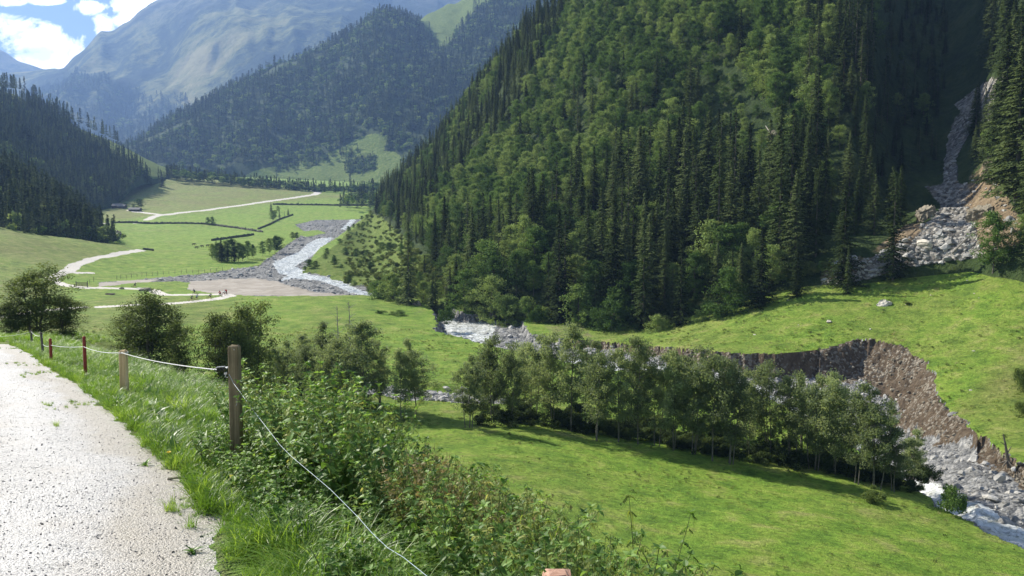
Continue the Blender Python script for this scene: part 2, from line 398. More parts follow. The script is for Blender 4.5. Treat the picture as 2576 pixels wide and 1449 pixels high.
bare = np.where(road, np.exp(-((tt + 1.35 + wob) / .38) ** 2) + np.exp(-((tt + 3.0 + wob) / .38) ** 2) - .6 * np.exp(-((tt + .35 + wob) / .35) ** 2), bare)
scar = inr & ~water & (dist_far < np.where(slip, np.interp(GX / GY, [.3, .44, .52, .56], [6.8, 5.6, 2.0, .7]), 1.7) + fbm(GX * .6, GY * .6, 47) * 1.2) & (GX / GY > .06) & (cut > .05)

NA, ND = GX.shape
vid = np.arange(NA * ND).reshape(NA, ND)
quads = np.stack([vid[:-1, :-1], vid[1:, :-1], vid[1:, 1:], vid[:-1, 1:]], -1).reshape(-1, 4)
def fm(mask):
    q = mask[:-1, :-1].astype(int) + mask[1:, :-1] + mask[1:, 1:] + mask[:-1, 1:]
    return (q >= 2).ravel()
cls = np.zeros(len(quads), int)
for k, mk in ((1, gravel | ditchm | inr), (2, sand), (3, scar), (4, water), (5, path & ~water), (6, road)):
    cls[fm(mk)] = k
ALLV = np.stack([GX, GY, GZ], -1).reshape(-1, 3)
def sub_sheet(name, k, mat):
    q = quads[cls == k]; u, inv = np.unique(q, return_inverse=True)
    me = mesh_np(name, ALLV[u], inv.reshape(-1, 4), [mat], True, {'dry': dry.ravel()[u], 'bare': bare.ravel()[u]})
    o = link(name, me); tag(o, kind='structure'); return o
M_grass = mat_grass('pasture_turf')
M_bed = mat_stone('riverbed_stones', (.075, .076, .076), (.20, .20, .195), (.38, .375, .36), .9, .5)
M_sand = mat_stone('dried_silt', (.25, .22, .18), (.33, .29, .24), (.40, .36, .31), .15, .05)
def mat_scar():
    m, nt, out = newmat('bare_earth'); c = coord(nt)
    st = noise(nt, scaled(nt, c, (1.6, 1.6, .35)), 1.0, 7, .7, .8); n = noise(nt, c, 1.3, 7, .75); big = noise(nt, c, .12, 4, .6)
    v = nd(nt, 'ShaderNodeTexVoronoi', ins={'Vector': c, 'Scale': 2.6, 'Randomness': 1.0})
    g = nd(nt, 'ShaderNodeSeparateColor', ins={0: v.outputs['Color']}).outputs[0]
    col = ramp(nt, math_(nt, 'ADD', math_(nt, 'MULTIPLY', st, .6), math_(nt, 'MULTIPLY', n, .4)), [(.34, (.050, .038, .026)), (.5, (.120, .090, .062)), (.66, (.20, .158, .112))])
    peb = maprange(nt, math_(nt, 'ADD', g, math_(nt, 'MULTIPLY', math_(nt, 'SUBTRACT', big, .5), 2.4)), .62, .74)
    col = mix(nt, peb, col, ramp(nt, n, [(.35, (.17, .145, .11)), (.65, (.36, .32, .26))]))
    h = math_(nt, 'SUBTRACT', math_(nt, 'ADD', n, math_(nt, 'MULTIPLY', st, .6)), math_(nt, 'MULTIPLY', v.outputs['Distance'], math_(nt, 'MULTIPLY', peb, .8)))
    princ(nt, out, col, .95, bump(nt, h, .5, 1.0), .1); return m
M_scar = mat_scar()
M_pathg = plain('pale_path_gravel', (.58, .54, .48), .9, .12, 1.5)
def mat_road():
    m, nt, out = newmat('road_gravel'); c = coord(nt)
    v = nd(nt, 'ShaderNodeTexVoronoi', feature='F1', ins={'Vector': c, 'Scale': 56.0})
    v2 = nd(nt, 'ShaderNodeTexVoronoi', feature='F1', ins={'Vector': c, 'Scale': 120.0})
    g = nd(nt, 'ShaderNodeSeparateColor', ins={0: v.outputs['Color']}).outputs[0]
    n = noise(nt, c, .9, 5, .6); n2 = noise(nt, c, 6, 5, .7)
    col = ramp(nt, math_(nt, 'ADD', math_(nt, 'MULTIPLY', g, .5), math_(nt, 'MULTIPLY', n2, .5)), [(.22, (.165, .158, .15)), (.38, (.38, .365, .345)), (.75, (.54, .52, .49))])
    col = mix(nt, maprange(nt, n, .5, .75, 0, .45), col, (.36, .29, .20))
    rut = attr(nt, 'bare'); col = mix(nt, maprange(nt, math_(nt, 'ADD', rut, math_(nt, 'MULTIPLY', math_(nt, 'SUBTRACT', n2, .5), .6)), .25, 1, 0, .4), col, (.58, .56, .53)); col = mix(nt, maprange(nt, rut, 0, -.5, 0, .55), col, (.30, .25, .17))
    h = math_(nt, 'SUBTRACT', math_(nt, 'MULTIPLY', n2, .6), math_(nt, 'ADD', v.outputs['Distance'], math_(nt, 'MULTIPLY', v2.outputs['Distance'], .6)))
    princ(nt, out, col, maprange(nt, n2, .3, .7, .36, .65), bump(nt, h, .009, .9), .6); return m
M_road = mat_road()
def mat_water():
    m, nt, out = newmat('glacial_water'); c = coord(nt)
    f = noise(nt, scaled(nt, c, (.5, .35, .5)), 1.6, 8, .75, 1.2)
    foam = ramp(nt, f, [(.38, (0, 0, 0)), (.60, (1, 1, 1))])
    col = mix(nt, foam, (.26, .27, .235), (.70, .72, .71))
    rough = mix(nt, foam, (.12, .12, .12), (.6, .6, .6))
    h = math_(nt, 'ADD', math_(nt, 'MULTIPLY', f, .5), math_(nt, 'MULTIPLY', noise(nt, c, 5, 4, .6), .12))
    p = princ(nt, out, col, .5, bump(nt, h, .18, .7), .5); nt.links.new(rough, p.inputs['Roughness']); return m
M_water = mat_water()
sub_sheet('ground', 0, M_grass); sub_sheet('riverbed', 1, M_bed); sub_sheet('silt_flat', 2, M_sand)
sub_sheet('eroded_bank', 3, M_scar); sub_sheet('river', 4, M_water); sub_sheet('valley_path', 5, M_pathg); sub_sheet('gravel_road', 6, M_road)
# the terrace behind the photographer
bx, by = np.meshgrid(np.linspace(-60, 60, 121), np.linspace(-60, 1.2, 62), indexing='ij')
bz = ground_z(bx, np.minimum(by, 1.2)) + 0 * bx
bv = np.arange(bx.size).reshape(bx.shape)
bq = np.stack([bv[:-1, :-1], bv[1:, :-1], bv[1:, 1:], bv[:-1, 1:]], -1).reshape(-1, 4)
tag(link('terrace_ground', mesh_np('terrace_ground', np.stack([bx, by, bz - .003], -1).reshape(-1, 3), bq, [M_grass], True)), kind='structure')

# ================================================================== HILLS AND MOUNTAINS
SHEETS = {}
def sheet(name, cols, mat, ncol, nrow, amp=0.0, freq=.02, behind=(150, -60), sx=3, ridge=0.0, seed=0, rfreq=.01, attrs=None):
    ks = sorted(cols); K = len(cols[ks[0]])
    pxs = np.linspace(ks[0], ks[-1], ncol)
    Dk = np.array([[q[0] for q in cols[k]] for k in ks], float); Zk = np.array([[zof(q[1], q[0]) for q in cols[k]] for k in ks])
    Dc = np.array([np.interp(pxs, ks, Dk[:, j]) for j in range(K)]).T; Zc = np.array([np.interp(pxs, ks, Zk[:, j]) for j in range(K)]).T
    D0 = Dc[:, :1] - 12; Z0 = Zc[:, :1] - 8; D1 = Dc[:, -1:] + behind[0]; Z1 = Zc[:, -1:] + behind[1]
    Dc = np.hstack([D0, Dc, D1]); Zc = np.hstack([Z0, Zc, Z1])
    Dc = gsm(Dc, sx, 0); Zc = gsm(Zc, sx, 0)
    tk = np.linspace(0, 1, K + 2); tr = np.linspace(0, 1, nrow)
    DD = np.array([np.interp(tr, tk, r) for r in Dc]); ZZ = np.array([np.interp(tr, tk, r) for r in Zc])
    s2 = nrow / (K + 1) * .22
    DD = gsm(DD, s2, 1); ZZ = gsm(ZZ, s2, 1)
    X = (pxs[:, None] - 1288) / FPX * DD; Y = DD
    env = np.clip(tr / .15, 0, 1)[None] * 1.0
    ZZ = ZZ + env * amp * fbm(X * freq, Y * freq, seed, 5)
    if ridge:
        rr = 1 - np.abs(fbm((X + .25 * Y) * rfreq, Y * rfreq * .35 + ZZ * rfreq * .15, seed + 5, 5)) * 2.2
        ZZ = ZZ + env * ridge * rr * (sst(1050, 1350, pxs)[:, None] if name == 'right_hillside' else (1 - .75 * sst(.45, .85, tr))[None] if name == 'far_mountain' else 1)
    V = np.stack([X, Y, ZZ], -1); n, r = X.shape
    vi = np.arange(n * r).reshape(n, r)
    q = np.stack([vi[:-1, :-1], vi[1:, :-1], vi[1:, 1:], vi[:-1, 1:]], -1).reshape(-1, 4)
    at = {}
    if attrs:
        pX, pY = proj(X, Y, ZZ)
        for k_, fn in attrs.items(): at[k_] = fn(pX, pY, X, Y, ZZ).ravel()
    me = mesh_np(name, V.reshape(-1, 3), q, [mat], True, at)
    o = link(name, me); tag(o, kind='structure')
    SHEETS[name] = V; return o
def floor_mat(name, c0, c1, c2, s=.05, bd=1.5):
    m, nt, out = newmat(name); c = coord(nt)
    n = noise(nt, c, s, 8, .7, .5); n2 = noise(nt, c, s * 9, 5, .7)
    g = ramp(nt, math_(nt, 'ADD', math_(nt, 'MULTIPLY', n, .6), math_(nt, 'MULTIPLY', n2, .4)), [(.35, c0), (.5, c1), (.66, c2)])
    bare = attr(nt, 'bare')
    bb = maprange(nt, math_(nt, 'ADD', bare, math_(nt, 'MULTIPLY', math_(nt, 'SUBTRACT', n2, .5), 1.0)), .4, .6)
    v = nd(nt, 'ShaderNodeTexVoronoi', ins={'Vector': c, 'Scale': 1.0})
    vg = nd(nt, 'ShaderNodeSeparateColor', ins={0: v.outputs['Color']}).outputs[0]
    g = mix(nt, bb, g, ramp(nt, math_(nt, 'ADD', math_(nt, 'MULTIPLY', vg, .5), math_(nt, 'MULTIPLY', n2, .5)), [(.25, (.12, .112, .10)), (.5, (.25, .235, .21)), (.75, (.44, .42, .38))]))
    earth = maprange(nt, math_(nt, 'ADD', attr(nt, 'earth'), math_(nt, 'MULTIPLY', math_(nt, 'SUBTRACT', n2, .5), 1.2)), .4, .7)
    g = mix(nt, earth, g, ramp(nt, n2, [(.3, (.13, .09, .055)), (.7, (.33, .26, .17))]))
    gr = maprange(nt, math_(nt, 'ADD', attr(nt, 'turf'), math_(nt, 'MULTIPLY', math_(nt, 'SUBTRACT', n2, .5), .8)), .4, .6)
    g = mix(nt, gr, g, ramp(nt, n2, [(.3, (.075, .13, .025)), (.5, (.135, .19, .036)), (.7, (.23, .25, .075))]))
    h = math_(nt, 'ADD', n2, math_(nt, 'MULTIPLY', v.outputs['Distance'], math_(nt, 'MULTIPLY', bb, -.6)))
    princ(nt, out, g, .95, bump(nt, h, bd, 1.0), .1); return m
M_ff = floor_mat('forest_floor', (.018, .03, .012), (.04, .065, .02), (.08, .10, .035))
SCREE = [[(2480,205),(2530,190),(2560,250),(2500,310),(2450,300),(2418,282),(2400,262),(2440,236)],
 [(2405,290),(2450,300),(2435,340),(2405,400),(2410,450),(2400,470),(2375,470),(2372,430),(2385,350)],
 [(2330,470),(2440,460),(2450,520),(2460,600),(2480,645),(2300,670),(2180,702),(2060,732),(2072,698),(2200,645),(2290,590),(2350,545),(2370,520)]]
EARTH = [[(2440,440),(2500,380),(2520,470),(2576,560),(2576,620),(2460,640),(2450,560),(2420,520)],
 [(2060,690),(2110,640),(2200,650),(2150,700),(2070,722)],[(2180,640),(2280,560),(2340,560),(2290,620)]]
def f_scree(px, py, X, Y, Z):
    a = np.zeros(px.shape)
    for p in SCREE: a = np.maximum(a, inpoly(px, py, p) * 1.0)
    return gsm(gsm(a, 1, 0), 1, 1)
def f_earth(px, py, X, Y, Z):
    a = np.zeros(px.shape)
    for p in EARTH: a = np.maximum(a, inpoly(px, py, p) * .8)
    return gsm(gsm(a, 1.5, 0), 1.5, 1)
OPEN_B = [(700,760),(776,640),(840,600),(925,530),(960,545),(1010,590),(1060,640),(1110,690),(1135,760),(1062,775),(900,760)]
def f_turfB(px, py, X, Y, Z):
    a = inpoly(px, py, OPEN_B) * .9
    a = np.maximum(a, .8 * inpoly(px, py, [(1780,225),(1830,180),(1850,190),(1800,240)]))
    return gsm(gsm(a * 1.0, 1.5, 0), 1.5, 1)
B = {760:[(325,686),(330,685),(336,684),(342,683),(350,682)], 800:[(318,692),(335,680),(355,668),(375,658),(395,645)],
 850:[(300,700),(335,676),(370,652),(410,630),(450,608)], 930:[(255,737),(310,692),(400,642),(520,588),(660,532)],
 1000:[(243,748),(300,682),(400,602),(520,524),(680,448)], 1060:[(240,753),(300,652),(400,542),(520,462),(680,395)],
 1130:[(232,765),(290,650),(370,522),(480,405),(640,310)], 1200:[(226,778),(285,640),(360,482),(460,335),(600,220)],
 1330:[(216,792),(270,640),(340,432),(430,222),(560,70)], 1480:[(203,808),(245,660),(300,432),(380,182),(480,-30)],
 1640:[(190,826),(228,660),(280,402),(340,152),(440,-110)], 1800:[(184,772),(222,600),(270,350),(320,100),(420,-190)],
 2000:[(178,706),(208,550),(245,330),(290,90),(380,-220)], 2150:[(172,692),(198,560),(232,340),(275,80),(350,-220)],
 2250:[(172,676),(212,560),(262,380),(325,150),(400,-150)], 2350:[(170,660),(212,545),(262,410),(320,200),(380,-80)],
 2440:[(166,648),(200,530),(242,400),(290,215),(345,-60)], 2500:[(160,634),(182,525),(212,380),(250,200),(300,-80)],
 2600:[(154,612),(168,500),(190,330),(220,130),(270,-170)], 2900:[(143,570),(156,450),(180,270),(210,70),(260,-240)], 3500:[(120,520),(135,400),(160,220),(190,20),(240,-280)]}
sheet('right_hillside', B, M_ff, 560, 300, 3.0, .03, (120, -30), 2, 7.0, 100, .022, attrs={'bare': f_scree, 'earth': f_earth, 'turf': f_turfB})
A1 = {-900:[(330,500),(380,420),(450,350),(520,300),(640,260)], -300:[(370,560),(410,510),(470,450),(550,400),(650,360)], 0:[(385,588),(430,552),(500,500),(570,462),(660,428)], 100:[(398,602),(440,568),(500,532),(560,502),(620,474)],
 180:[(422,612),(460,592),(510,567),(560,543),(610,524)], 240:[(442,616),(470,608),(500,598),(540,588),(580,580)], 290:[(460,620),(465,619),(475,618),(485,617),(500,616)]}
sheet('near_left_hill', A1, M_ff, 160, 80, 2, .03, (60, -30), 2, 0, 120)
KNOB = [[(-900,60),(0,200),(40,203),(105,238),(130,262),(60,258),(0,245),(-900,300)], [(100,245),(180,290),(210,320),(255,340),(290,342),(340,372),(400,402),(470,437),(430,445),(385,450),(330,412),(270,378),(215,352),(150,290)]]
def f_turfA(px, py, X, Y, Z):
    a = np.zeros(px.shape)
    for p in KNOB: a = np.maximum(a, inpoly(px, py, p) * 1.0)
    a[:, -18:] = 1
    return a
A2 = {-900:[(640,420),(740,330),(900,230),(1080,140),(1250,60)], -300:[(670,450),(770,370),(930,280),(1090,210),(1250,150)], 0:[(700,482),(800,402),(950,320),(1100,262),(1250,214)], 60:[(725,492),(825,416),(965,342),(1100,282),(1250,222)], 100:[(750,502),(850,432),(980,372),(1100,312),(1250,252)],
 200:[(800,522),(880,472),(980,422),(1100,362),(1250,306)], 300:[(900,502),(960,472),(1040,432),(1130,392),(1250,352)], 350:[(1000,452),(1050,432),(1120,412),(1180,398),(1260,380)], 420:[(1150,446),(1180,438),(1210,428),(1240,420),(1280,414)], 475:[(1260,448),(1270,446),(1280,444),(1290,443),(1300,442)]}
sheet('left_hill', A2, M_ff, 220, 140, 5, .012, (200, -60), 2, 0, 130, attrs={'turf': f_turfA})
M_mid = floor_mat('middle_mountain_floor', (.02, .035, .014), (.04, .065, .02), (.07, .10, .03), .02, 5)
APRON = [(600,450),(640,430),(700,415),(790,398),(860,372),(905,345),(945,335),(975,345),(965,380),(990,380),(1010,395),(1000,480),(600,480)]
SAD = [(1012,20),(1060,-30),(1300,-90),(1240,0),(1190,30),(1160,70),(1110,130),(1090,90),(1060,60)]
def f_turfC(px, py, X, Y, Z):
    return np.maximum(inpoly(px, py, APRON), inpoly(px, py, SAD)) * 1.0
C = {200:[(1500,446),(1550,442),(1600,438),(1650,434),(1700,430)], 350:[(1450,446),(1520,425),(1600,405),(1700,385),(1800,368)], 460:[(1450,446),(1520,415),(1620,375),(1750,325),(1900,290)],
 550:[(1450,446),(1530,402),(1640,348),(1780,290),(1950,245)], 640:[(1400,446),(1500,395),(1640,328),(1780,262),(1950,208)], 712:[(1330,462),(1450,415),(1600,320),(1750,240),(1950,166)],
 790:[(1280,470),(1400,425),(1540,330),(1720,235),(1950,145)], 880:[(1230,474),(1370,410),(1510,310),(1700,195),(1950,92)], 960:[(1200,476),(1350,385),(1480,280),(1700,150),(1950,38)],
 1010:[(1200,476),(1350,380),(1500,270),(1720,160),(1950,34)], 1060:[(1200,476),(1350,372),(1500,262),(1740,160),(2020,34)], 1150:[(1200,476),(1350,362),(1500,252),(1780,120),(2120,4)], 1250:[(1200,476),(1350,352),(1500,230),(1780,80),(2150,-70)], 1700:[(1200,476),(1350,332),(1500,200),(1750,50),(2000,-80)]}
C = {k: [(d * 1.3, y) for d, y in v] for k, v in C.items()}
sheet('middle_mountain', C, M_mid, 440, 280, 12, .004, (300, -160), 2, 30, 140, .0028, attrs={'turf': f_turfC})
def mat_alp():
    m, nt, out = newmat('alpine_slopes'); c = coord(nt)
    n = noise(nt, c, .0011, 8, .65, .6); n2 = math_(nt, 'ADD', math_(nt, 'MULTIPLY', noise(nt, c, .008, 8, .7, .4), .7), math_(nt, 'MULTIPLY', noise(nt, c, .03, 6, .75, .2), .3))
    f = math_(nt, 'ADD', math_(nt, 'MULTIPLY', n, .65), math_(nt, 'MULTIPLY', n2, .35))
    g = ramp(nt, f, [(.43, (.020, .040, .03)), (.48, (.06, .085, .04)), (.53, (.26, .27, .09)), (.60, (.44, .40, .18))])  # dark patches paint in cloud shadow, along with dwarf pine and rock between meadows
    z = nd(nt, 'ShaderNodeSeparateXYZ', ins={0: c}).outputs[2]
    rk = maprange(nt, math_(nt, 'ADD', z, math_(nt, 'MULTIPLY', n2, 1100)), 1850, 2500)
    g = mix(nt, rk, g, ramp(nt, n2, [(.35, (.10, .10, .11)), (.65, (.25, .24, .23))]))
    fo = maprange(nt, math_(nt, 'ADD', z, math_(nt, 'MULTIPLY', n, 800)), 1100, 660)
    g = mix(nt, fo, g, (.025, .045, .02))
    princ(nt, out, g, .95, bump(nt, n2, 110, 1.0), .05); return m
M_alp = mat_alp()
def dcol(y, d1=4300): return [(2400, 452), (2800, 452 + (y - 452) * .30), (3200, 452 + (y - 452) * .52), (3700, 452 + (y - 452) * .75), (d1, y)]
Dm_ = {-400:[(4500,300),(4600,290),(4700,280),(4800,270),(5000,255)], 60:[(3600,380),(3800,320),(4000,265),(4150,225),(4300,195)]}
for k_, y_ in ((120,172),(180,156),(206,128),(235,104),(262,74),(275,62),(292,68),(310,68),(330,55),(345,48),(372,22),(400,6),(440,-14),(520,-70),(640,-120),(800,-150),(1000,-140),(1200,-110),(1500,-150)):
    Dm_[k_] = dcol(y_)
Dm_ = {k: [(d * 1.6, y) for d, y in v] for k, v in Dm_.items()}
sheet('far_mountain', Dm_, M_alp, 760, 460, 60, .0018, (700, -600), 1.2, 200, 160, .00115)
E = {-500:[(4400,300),(4700,220),(5000,150),(5200,80),(5400,20)], 0:[(4400,330),(4700,270),(5000,210),(5200,160),(5400,108)], 30:[(4400,340),(4700,280),(5000,220),(5200,170),(5400,122)], 80:[(4400,340),(4700,290),(5000,240),(5200,190),(5400,154)], 140:[(4400,340),(4700,290),(5000,240),(5200,200),(5400,168)], 300:[(4400,340),(4700,300),(5000,260),(5200,240),(5400,200)]}
E = {k: [(d * 1.6, y) for d, y in v] for k, v in E.items()}
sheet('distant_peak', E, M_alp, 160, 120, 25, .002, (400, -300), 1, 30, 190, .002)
# ================================================================== TREES
def leafmat(name, cols, trans=.35, nscale=.6, vary=.35, rough=.6, spec=.25):
    m, nt, out = newmat(name); c = coord(nt)
    oi = nd(nt, 'ShaderNodeObjectInfo')
    n = noise(nt, c, nscale, 3, .6)
    f = math_(nt, 'ADD', math_(nt, 'MULTIPLY', n, 1 - vary), math_(nt, 'MULTIPLY', oi.outputs['Random'], vary))
    k = len(cols); col = ramp(nt, f, [(.3 + .4 * i / (k - 1), q) for i, q in enumerate(cols)])
    p = nd(nt, 'ShaderNodeBsdfPrincipled'); nt.links.new(col, p.inputs['Base Color']); p.inputs['Roughness'].default_value = rough; p.inputs['Specular IOR Level'].default_value = spec
    tr = nd(nt, 'ShaderNodeBsdfTranslucent'); nt.links.new(mix(nt, 1.0, col, (1.25, 1.2, .75), 'MULTIPLY'), tr.inputs[0])
    ms = nd(nt, 'ShaderNodeMixShader'); ms.inputs[0].default_value = trans
    nt.links.new(p.outputs[0], ms.inputs[1]); nt.links.new(tr.outputs[0], ms.inputs[2]); nt.links.new(ms.outputs[0], out.inputs[0])
    return m
M_spr = leafmat('spruce_needles', [(.028, .044, .014), (.056, .084, .026), (.110, .145, .052)], .18, .25, .6, .95, .05)
M_bro = leafmat('hillside_leaves', [(.072, .130, .034), (.140, .228, .058), (.27, .35, .115)], .24, .4, .55, .8, .1)
M_ald = leafmat('alder_leaves', [(.125, .165, .078), (.205, .262, .128), (.31, .375, .195)], .5, .6, .35, .6, .25)
M_shr = leafmat('shrub_leaves', [(.085, .12, .035), (.14, .19, .052), (.23, .26, .09)], .3, .6, .4, .8, .1)
M_bark = plain('grey_bark', (.13, .115, .095), .9, .4, 3, .1, 0, .02, 12)
M_pale = plain('pale_alder_bark', (.15, .14, .115), .85, .35, 4, .15, 0, .01, 18)
M_dead = plain('bleached_dead_wood', (.34, .31, .27), .85, .25, 4, .1)

def rotz(P, a):
    c, s = np.cos(a), np.sin(a); Q = P.copy(); Q[..., 0] = P[..., 0] * c - P[..., 1] * s; Q[..., 1] = P[..., 0] * s + P[..., 1] * c; return Q
def spruce_crown(H, Rm, seed, dz=.42, nb=8, dens=5.0, tri=.55, low=.06, power=.85):
    r = np.random.RandomState(seed); T = []
    z = H * low
    prof = 1 + .25 * np.sin(np.linspace(0, 9, 64) + r.rand() * 6)
    lean = r.uniform(-.15, .15, 8)
    while z < H * .985:
        f = z / H
        L0 = Rm * (1 - f) ** power * (.75 + .25 * prof[int(f * 63)]) * min(1, .45 + f * 5) + .12
        n = max(4, int(nb * (1 - .45 * f)))
        for b in range(n):
            if r.rand() < .10: continue
            az = r.rand() * 6.283; L = L0 * r.uniform(.55, 1.15) * (1 + lean[int(az / 6.2832 * 8) % 8])
            drop = L * (.42 - .25 * f) * r.uniform(.7, 1.3)
            k = max(3, int(L * dens))
            t = (np.arange(k) + r.rand(k)) / k; t = .12 + .88 * t
            cx = L * t; cz = -drop * t ** 1.3 + .12 * L * t ** 3; cy = r.normal(0, .16, k) * L * t * .9
            sz = tri * (.55 + .6 * r.rand(k)) * (1.05 - .45 * t)
            base = np.stack([cx, cy, z + cz + r.normal(0, .06, k)], -1)
            dirx = np.stack([np.cos(r.normal(0, .7, k)), np.sin(r.normal(0, .7, k)), r.normal(-.45, .25, k)], -1)
            side = np.stack([-dirx[:, 1], dirx[:, 0], r.normal(0, .35, k)], -1)
            a = base - dirx * sz[:, None] * .5; tip = base + dirx * sz[:, None] * .8
            b1 = base + side * sz[:, None] * .32 + np.array([0, 0, -.10]); b2 = base - side * sz[:, None] * .32 + np.array([0, 0, -.10])
            T.append(rotz(np.stack([a, b1, tip, b2], 1), az))
        z += dz * r.uniform(.7, 1.3) * (1 - .35 * f)
    top = np.array([[[0, .06, H * .94], [.16, 0, H * .96], [0, 0, H * 1.01], [-.12, -.05, H * .95]]])
    Q = np.concatenate(T + [top]); n = len(Q)
    return Q.reshape(-1, 3), np.arange(n * 4).reshape(n, 4)
def taper(mb, pts, r0, r1, n=6, mi=0):
    k = len(pts); mb.tube(pts, [r0 + (r1 - r0) * i / (k - 1) for i in range(k)], n, mi)
def spruce_meshes(i, H=25, Rm=3.3, **k):
    V, F = spruce_crown(H, Rm, 100 + i, **k)
    cm = mesh_np('spruce_crown', V, F, [M_spr])
    mb = MB(); taper(mb, [(0, 0, -1.2), (0, 0, H * .3), (0, 0, H * .65), (0, 0, H * .97)], H * .013, .03, 7)
    rr = random.Random(i)
    for q in range(16):
        z = H * rr.uniform(.02, .5); a = rr.random() * 6.28; L = rr.uniform(.6, 1.6)
        taper(mb, [(0, 0, z), (math.cos(a) * L, math.sin(a) * L, z - .25 * L)], .05, .012, 4)
    return cm, mb.mesh('spruce_trunk', M_bark)
def leaves_at(C, rad, n, size, r, flat=.8):
    """n leaf faces scattered in ragged clumps round centres C"""
    idx = r.randint(0, len(C), n)
    P = r.normal(0, 1, (n, 3)); P /= np.linalg.norm(P, axis=1)[:, None] + 1e-9
    P *= (r.rand(n) ** .45)[:, None] * rad[idx][:, None]; P[:, 2] *= flat
    P = C[idx] + P
    nr = r.normal(0, 1, (n, 3)) + np.array([0, 0, 1.0]); nr /= np.linalg.norm(nr, axis=1)[:, None]
    u = np.cross(nr, r.normal(0, 1, (n, 3))); u /= np.linalg.norm(u, axis=1)[:, None]; w = np.cross(nr, u)
    s = (size * (.6 + .8 * r.rand(n)))[:, None]
    bend = nr * s * .25
    Q = np.stack([P - u * s, P - w * s * .55 + bend, P + u * s, P + w * s * .55 + bend], 1)
    return Q.reshape(-1, 3), np.arange(n * 4).reshape(n, 4)
def broad_meshes(seed, H, Wd, nl, size, stems=1, mat=None, bark=None, low=.25, nclump=46, airy=1.0, trunk_r=None, top=1.0):
    r = np.random.RandomState(seed); mb = MB(); C = []; Rd = []
    tr = trunk_r or H * .012
    for s in range(stems):
        a0 = r.rand() * 6.28; off = (Wd * .20 * r.rand() if stems > 1 else 0)
        bx_, by_ = math.cos(a0) * off * .6, math.sin(a0) * off * .6
        Hs = H * (1 if s == 0 else r.uniform(.72, .98)); lean = (r.uniform(-.03, .03) * H + math.cos(a0) * off * 1.2, r.uniform(-.03, .03) * H + math.sin(a0) * off * 1.2)
        pts = [(bx_, by_, -.8)]
        for k in range(1, 7):
            f = k / 6; pts.append((bx_ + lean[0] * f + r.normal(0, .02) * H * .4, by_ + lean[1] * f + r.normal(0, .02) * H * .4, Hs * .94 * f))
        taper(mb, pts, tr * (1 if stems == 1 else .75), tr * .12, 6)
        nc = max(5, nclump // stems)
        for c in range(nc):
            f = low + (1 - low) * (c + r.rand()) / nc
            i0 = min(5, int(f * 6)); g = f * 6 - i0; p = np.array(pts[i0]) * (1 - g) + np.array(pts[i0 + 1]) * g if f < 1 else np.array(pts[6])
            u_ = (f - low) / (1 - low)
            env = Wd * .5 * (math.sin(math.pi * min(1, u_ * .80 + .20)) ** .6 * top * r.uniform(.35, 1.05) + .05)
            env = min(env, Wd * .55)
            if stems > 1: env *= .78
            a = r.rand() * 6.283; z0 = p[2]; e = p + np.array([math.cos(a) * env, math.sin(a) * env, env * r.uniform(.15, .6)])
            e[2] = min(e[2], H * .97)
            mid_ = (p + e) / 2 + np.array([0, 0, env * .06])
            taper(mb, [tuple(p), tuple(mid_), tuple(e)], tr * .32 * (1.1 - f * .7), tr * .06, 4)
            C.append(e); Rd.append(Wd * r.uniform(.09, .19) * airy); C.append(mid_ + r.normal(0, .1, 3)); Rd.append(Wd * r.uniform(.07, .14) * airy)
    V, F = leaves_at(np.array(C), np.array(Rd), nl, size, r)
    return mesh_np('leafy_crown', V, F, [mat or M_bro]), mb.mesh('tree_trunk', bark or M_bark)
def bush_mesh(seed, H, Wd, nl, size, mat):
    r = np.random.RandomState(seed); n = 14
    C = np.stack([r.normal(0, Wd * .22, n), r.normal(0, Wd * .22, n), r.uniform(.15, .72, n) * H], -1); Rd = r.uniform(.18, .32, n) * min(H, Wd)
    V, F = leaves_at(C, Rd, nl, size, r)
    return mesh_np('shrub_leaves', V, F, [mat])

NODES = {}
def stuff_group(coll):
    g = bpy.data.node_groups.new('scatter_' + coll.name, 'GeometryNodeTree')
    g.interface.new_socket('Geometry', in_out='INPUT', socket_type='NodeSocketGeometry'); g.interface.new_socket('Geometry', in_out='OUTPUT', socket_type='NodeSocketGeometry')
    i = g.nodes.new('NodeGroupInput'); o = g.nodes.new('NodeGroupOutput')
    ci = g.nodes.new('GeometryNodeCollectionInfo'); ci.inputs['Collection'].default_value = coll; ci.inputs['Separate Children'].default_value = True; ci.inputs['Reset Children'].default_value = True
    ip = g.nodes.new('GeometryNodeInstanceOnPoints'); ip.inputs['Pick Instance'].default_value = True
    def na(nm, t):
        n = g.nodes.new('GeometryNodeInputNamedAttribute'); n.data_type = t; n.inputs[0].default_value = nm; return n.outputs[0]
    e2r = g.nodes.new('FunctionNodeEulerToRotation'); g.links.new(na('rot', 'FLOAT_VECTOR'), e2r.inputs[0])
    g.links.new(i.outputs[0], ip.inputs['Points']); g.links.new(ci.outputs[0], ip.inputs['Instance']); g.links.new(na('pick', 'INT'), ip.inputs['Instance Index'])
    g.links.new(e2r.outputs[0], ip.inputs['Rotation']); g.links.new(na('scl', 'FLOAT_VECTOR'), ip.inputs['Scale']); g.links.new(ip.outputs[0], o.inputs[0])
    return g
def kit(name, meshes):
    c = bpy.data.collections.new(name)
    for i, me in enumerate(meshes):
        o = bpy.data.objects.new('%s_%02d' % (name, i), me); c.objects.link(o)
    return (stuff_group(c), len(meshes))
